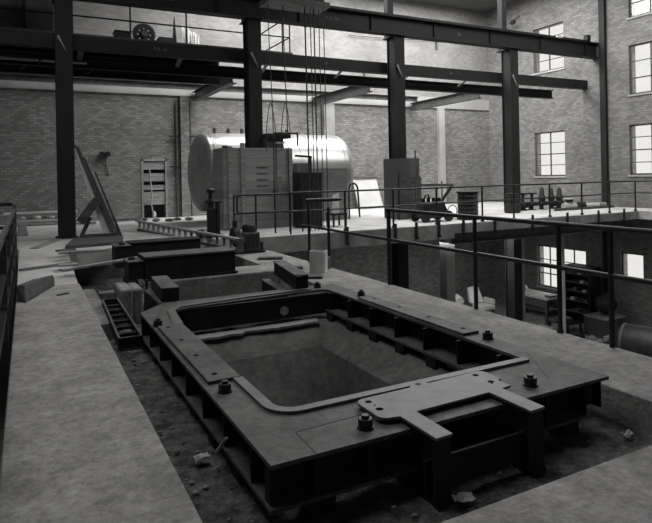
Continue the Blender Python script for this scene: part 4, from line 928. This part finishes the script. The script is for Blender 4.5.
tag(MB().bar((15.2, 11.3, ZF + .03), (16.2, 11.9, ZF + .03), .15, .05).build('floor_board', 'leanl'), 'pale board on the basement floor left of the large drum', 'board')
# chair and sacks
t = thing('basement_chair', 'pale upholstered chair standing in the basement behind the railing post', 'chair', (15.0, 16.5, ZF))
MB().box(14.70, 15.3, 16.1, 16.7, -3.52, -3.36).build('seat', 'cloth', t, bevel=.03)
MB().hull([(14.68, 16.70, -3.35), (15.3, 16.70, -3.35), (14.68, 16.85, -3.35), (15.3, 16.85, -3.35), (14.72, 16.85, -2.80), (15.15, 16.85, -2.75), (14.72, 16.98, -2.80), (15.15, 16.98, -2.75)]).build('backrest', 'pale', t, bevel=.03)
MB().box(15.25, 15.35, 16.15, 16.69, -3.35, -3.15).build('armrest', 'cloth', t, bevel=.02)
for x in (14.75, 15.25):
    for y in (16.15, 16.65): MB().box(x - .03, x + .03, y - .03, y + .03, ZF, -3.521).build('leg', 'plankd', t)
t = thing('sack_heap', 'pale crumpled sacks on the basement floor left of the chair', 'sacks', (13.2, 16.6, ZF))
for x, y, z, r in ((13.9, 16.8, -3.72, .3), (13.6, 17.4, -3.75, .26), (14.15, 16.9, -3.2, .26), (14.0, 16.8, -3.42, .28), (14.3, 16.4, -3.62, .25)): MB().sphere((x, y, z), r, (1, 1, .9), .15).build('sack', 'cloth', t)
for k, (x, y) in enumerate(((15.3, 15.6), (15.7, 15.7), (15.9, 16.1), (15.5, 15.2))):
    tag(MB().sphere((x, y, ZF + .12), .15, (1, 1, .8), .2, 1).build('rubble_lump', ['cloth', 'machineg', 'face', 'machine'][k]), 'lump of rubbish right of the basement chair', 'rubble', 'rubbish beside the basement chair')

# ================================================================= SMALL THINGS
def crumple(x, y, z, s, lb):
    b = bmesh.new(); n = 5; vs = {}
    for i in range(n):
        for j in range(n): vs[i, j] = b.verts.new((x + s * (i / (n - 1) - .5) * 1.5, y + s * (j / (n - 1) - .5), z + .012 + random.uniform(0, .03)))
    for i in range(n - 1):
        for j in range(n - 1): b.faces.new((vs[i, j], vs[i + 1, j], vs[i + 1, j + 1], vs[i, j + 1]))
    mb = MB(); mb.b.free(); mb.b = b; o = mb.build('paper_scrap', 'paper'); m = o.modifiers.new('thick', 'SOLIDIFY'); m.thickness = .003
    return tag(o, lb, 'paper', 'paper scraps in the trench')
crumple(.90, 3.42, -.19, .06, 'crumpled pale paper in the left trench beside the machine bed')
crumple(1.97, 2.33, -.19, .07, 'crumpled white paper near the foot of the left bracket leg')
crumple(3.35, 2.38, -.19, .05, 'small white scrap in the trench at far right')
for k in range(60):
    x, y = (random.uniform(.7, .97), random.uniform(2.4, 6.3)) if k < 42 else (random.uniform(1.1, 3.4), random.uniform(2.05, 2.5))
    r = random.uniform(.006, .018)
    tag(MB().sphere((x, y, -.2 + r * .5), r, (1.2, 1, .8), .2, 1).build('pebble', 'face' if k % 3 else 'machineg'), 'pebble lying in the trench earth round the machine bed', 'pebble', 'pebbles in the trench')
tag(MB().bar((1.0 - .03, 3.35, -.12), (.985, 3.2, .02), .02, .012).build('wood_chip', 'box'), 'pale splinter stuck against the side of the machine bed', 'splinter')
# wires on the upper back wall
for k, (x0, x1, z0, z1, lb) in enumerate(((11.0, 17.0, 6.9, 7.4, 'thin wire sagging across the pale upper wall, upper one'), (9.9, 15.0, 5.7, 5.95, 'thin wire crossing the pale upper wall just over the floor girder'))):
    t = thing('wall_wire', lb, 'wire', (x0, 19.1, z0), 0, 'wires on the upper wall')
    MB().tube([(x0 + (x1 - x0) * q, 19.12, z0 + (z1 - z0) * q - .15 * math.sin(q * PI)) for q in [i / 8 for i in range(9)]], .012, 5).build('wire_strand', 'machine', t)
    for q in (.35, .7):
        x = x0 + (x1 - x0) * q; MB().box(x - .2, x + .2, 19.08, 19.18, z0 + (z1 - z0) * q - .16, z0 + (z1 - z0) * q - .13).box(x - .015, x + .015, 19.08, 19.18, z0 + (z1 - z0) * q - .55, z0 + (z1 - z0) * q - .16).build('bracket', 'machineg', t)
t = thing('wall_lamp', 'dark lamp on a bracket high on the right end of the back wall', 'lamp', (17.9, 17.2, 7.6)); MB().cyl((17.6, 17.3, 7.6), (17.75, 17.3, 7.68), .09).build('lamp_head', 'machine', t); MB().bar((17.7, 17.3, 7.7), (18.04, 17.3, 7.95), .04, .04).bar((17.72, 17.3, 7.7), (17.72, 19.19, 7.5), .03, .03).build('bracket_arm', 'machineg', t)
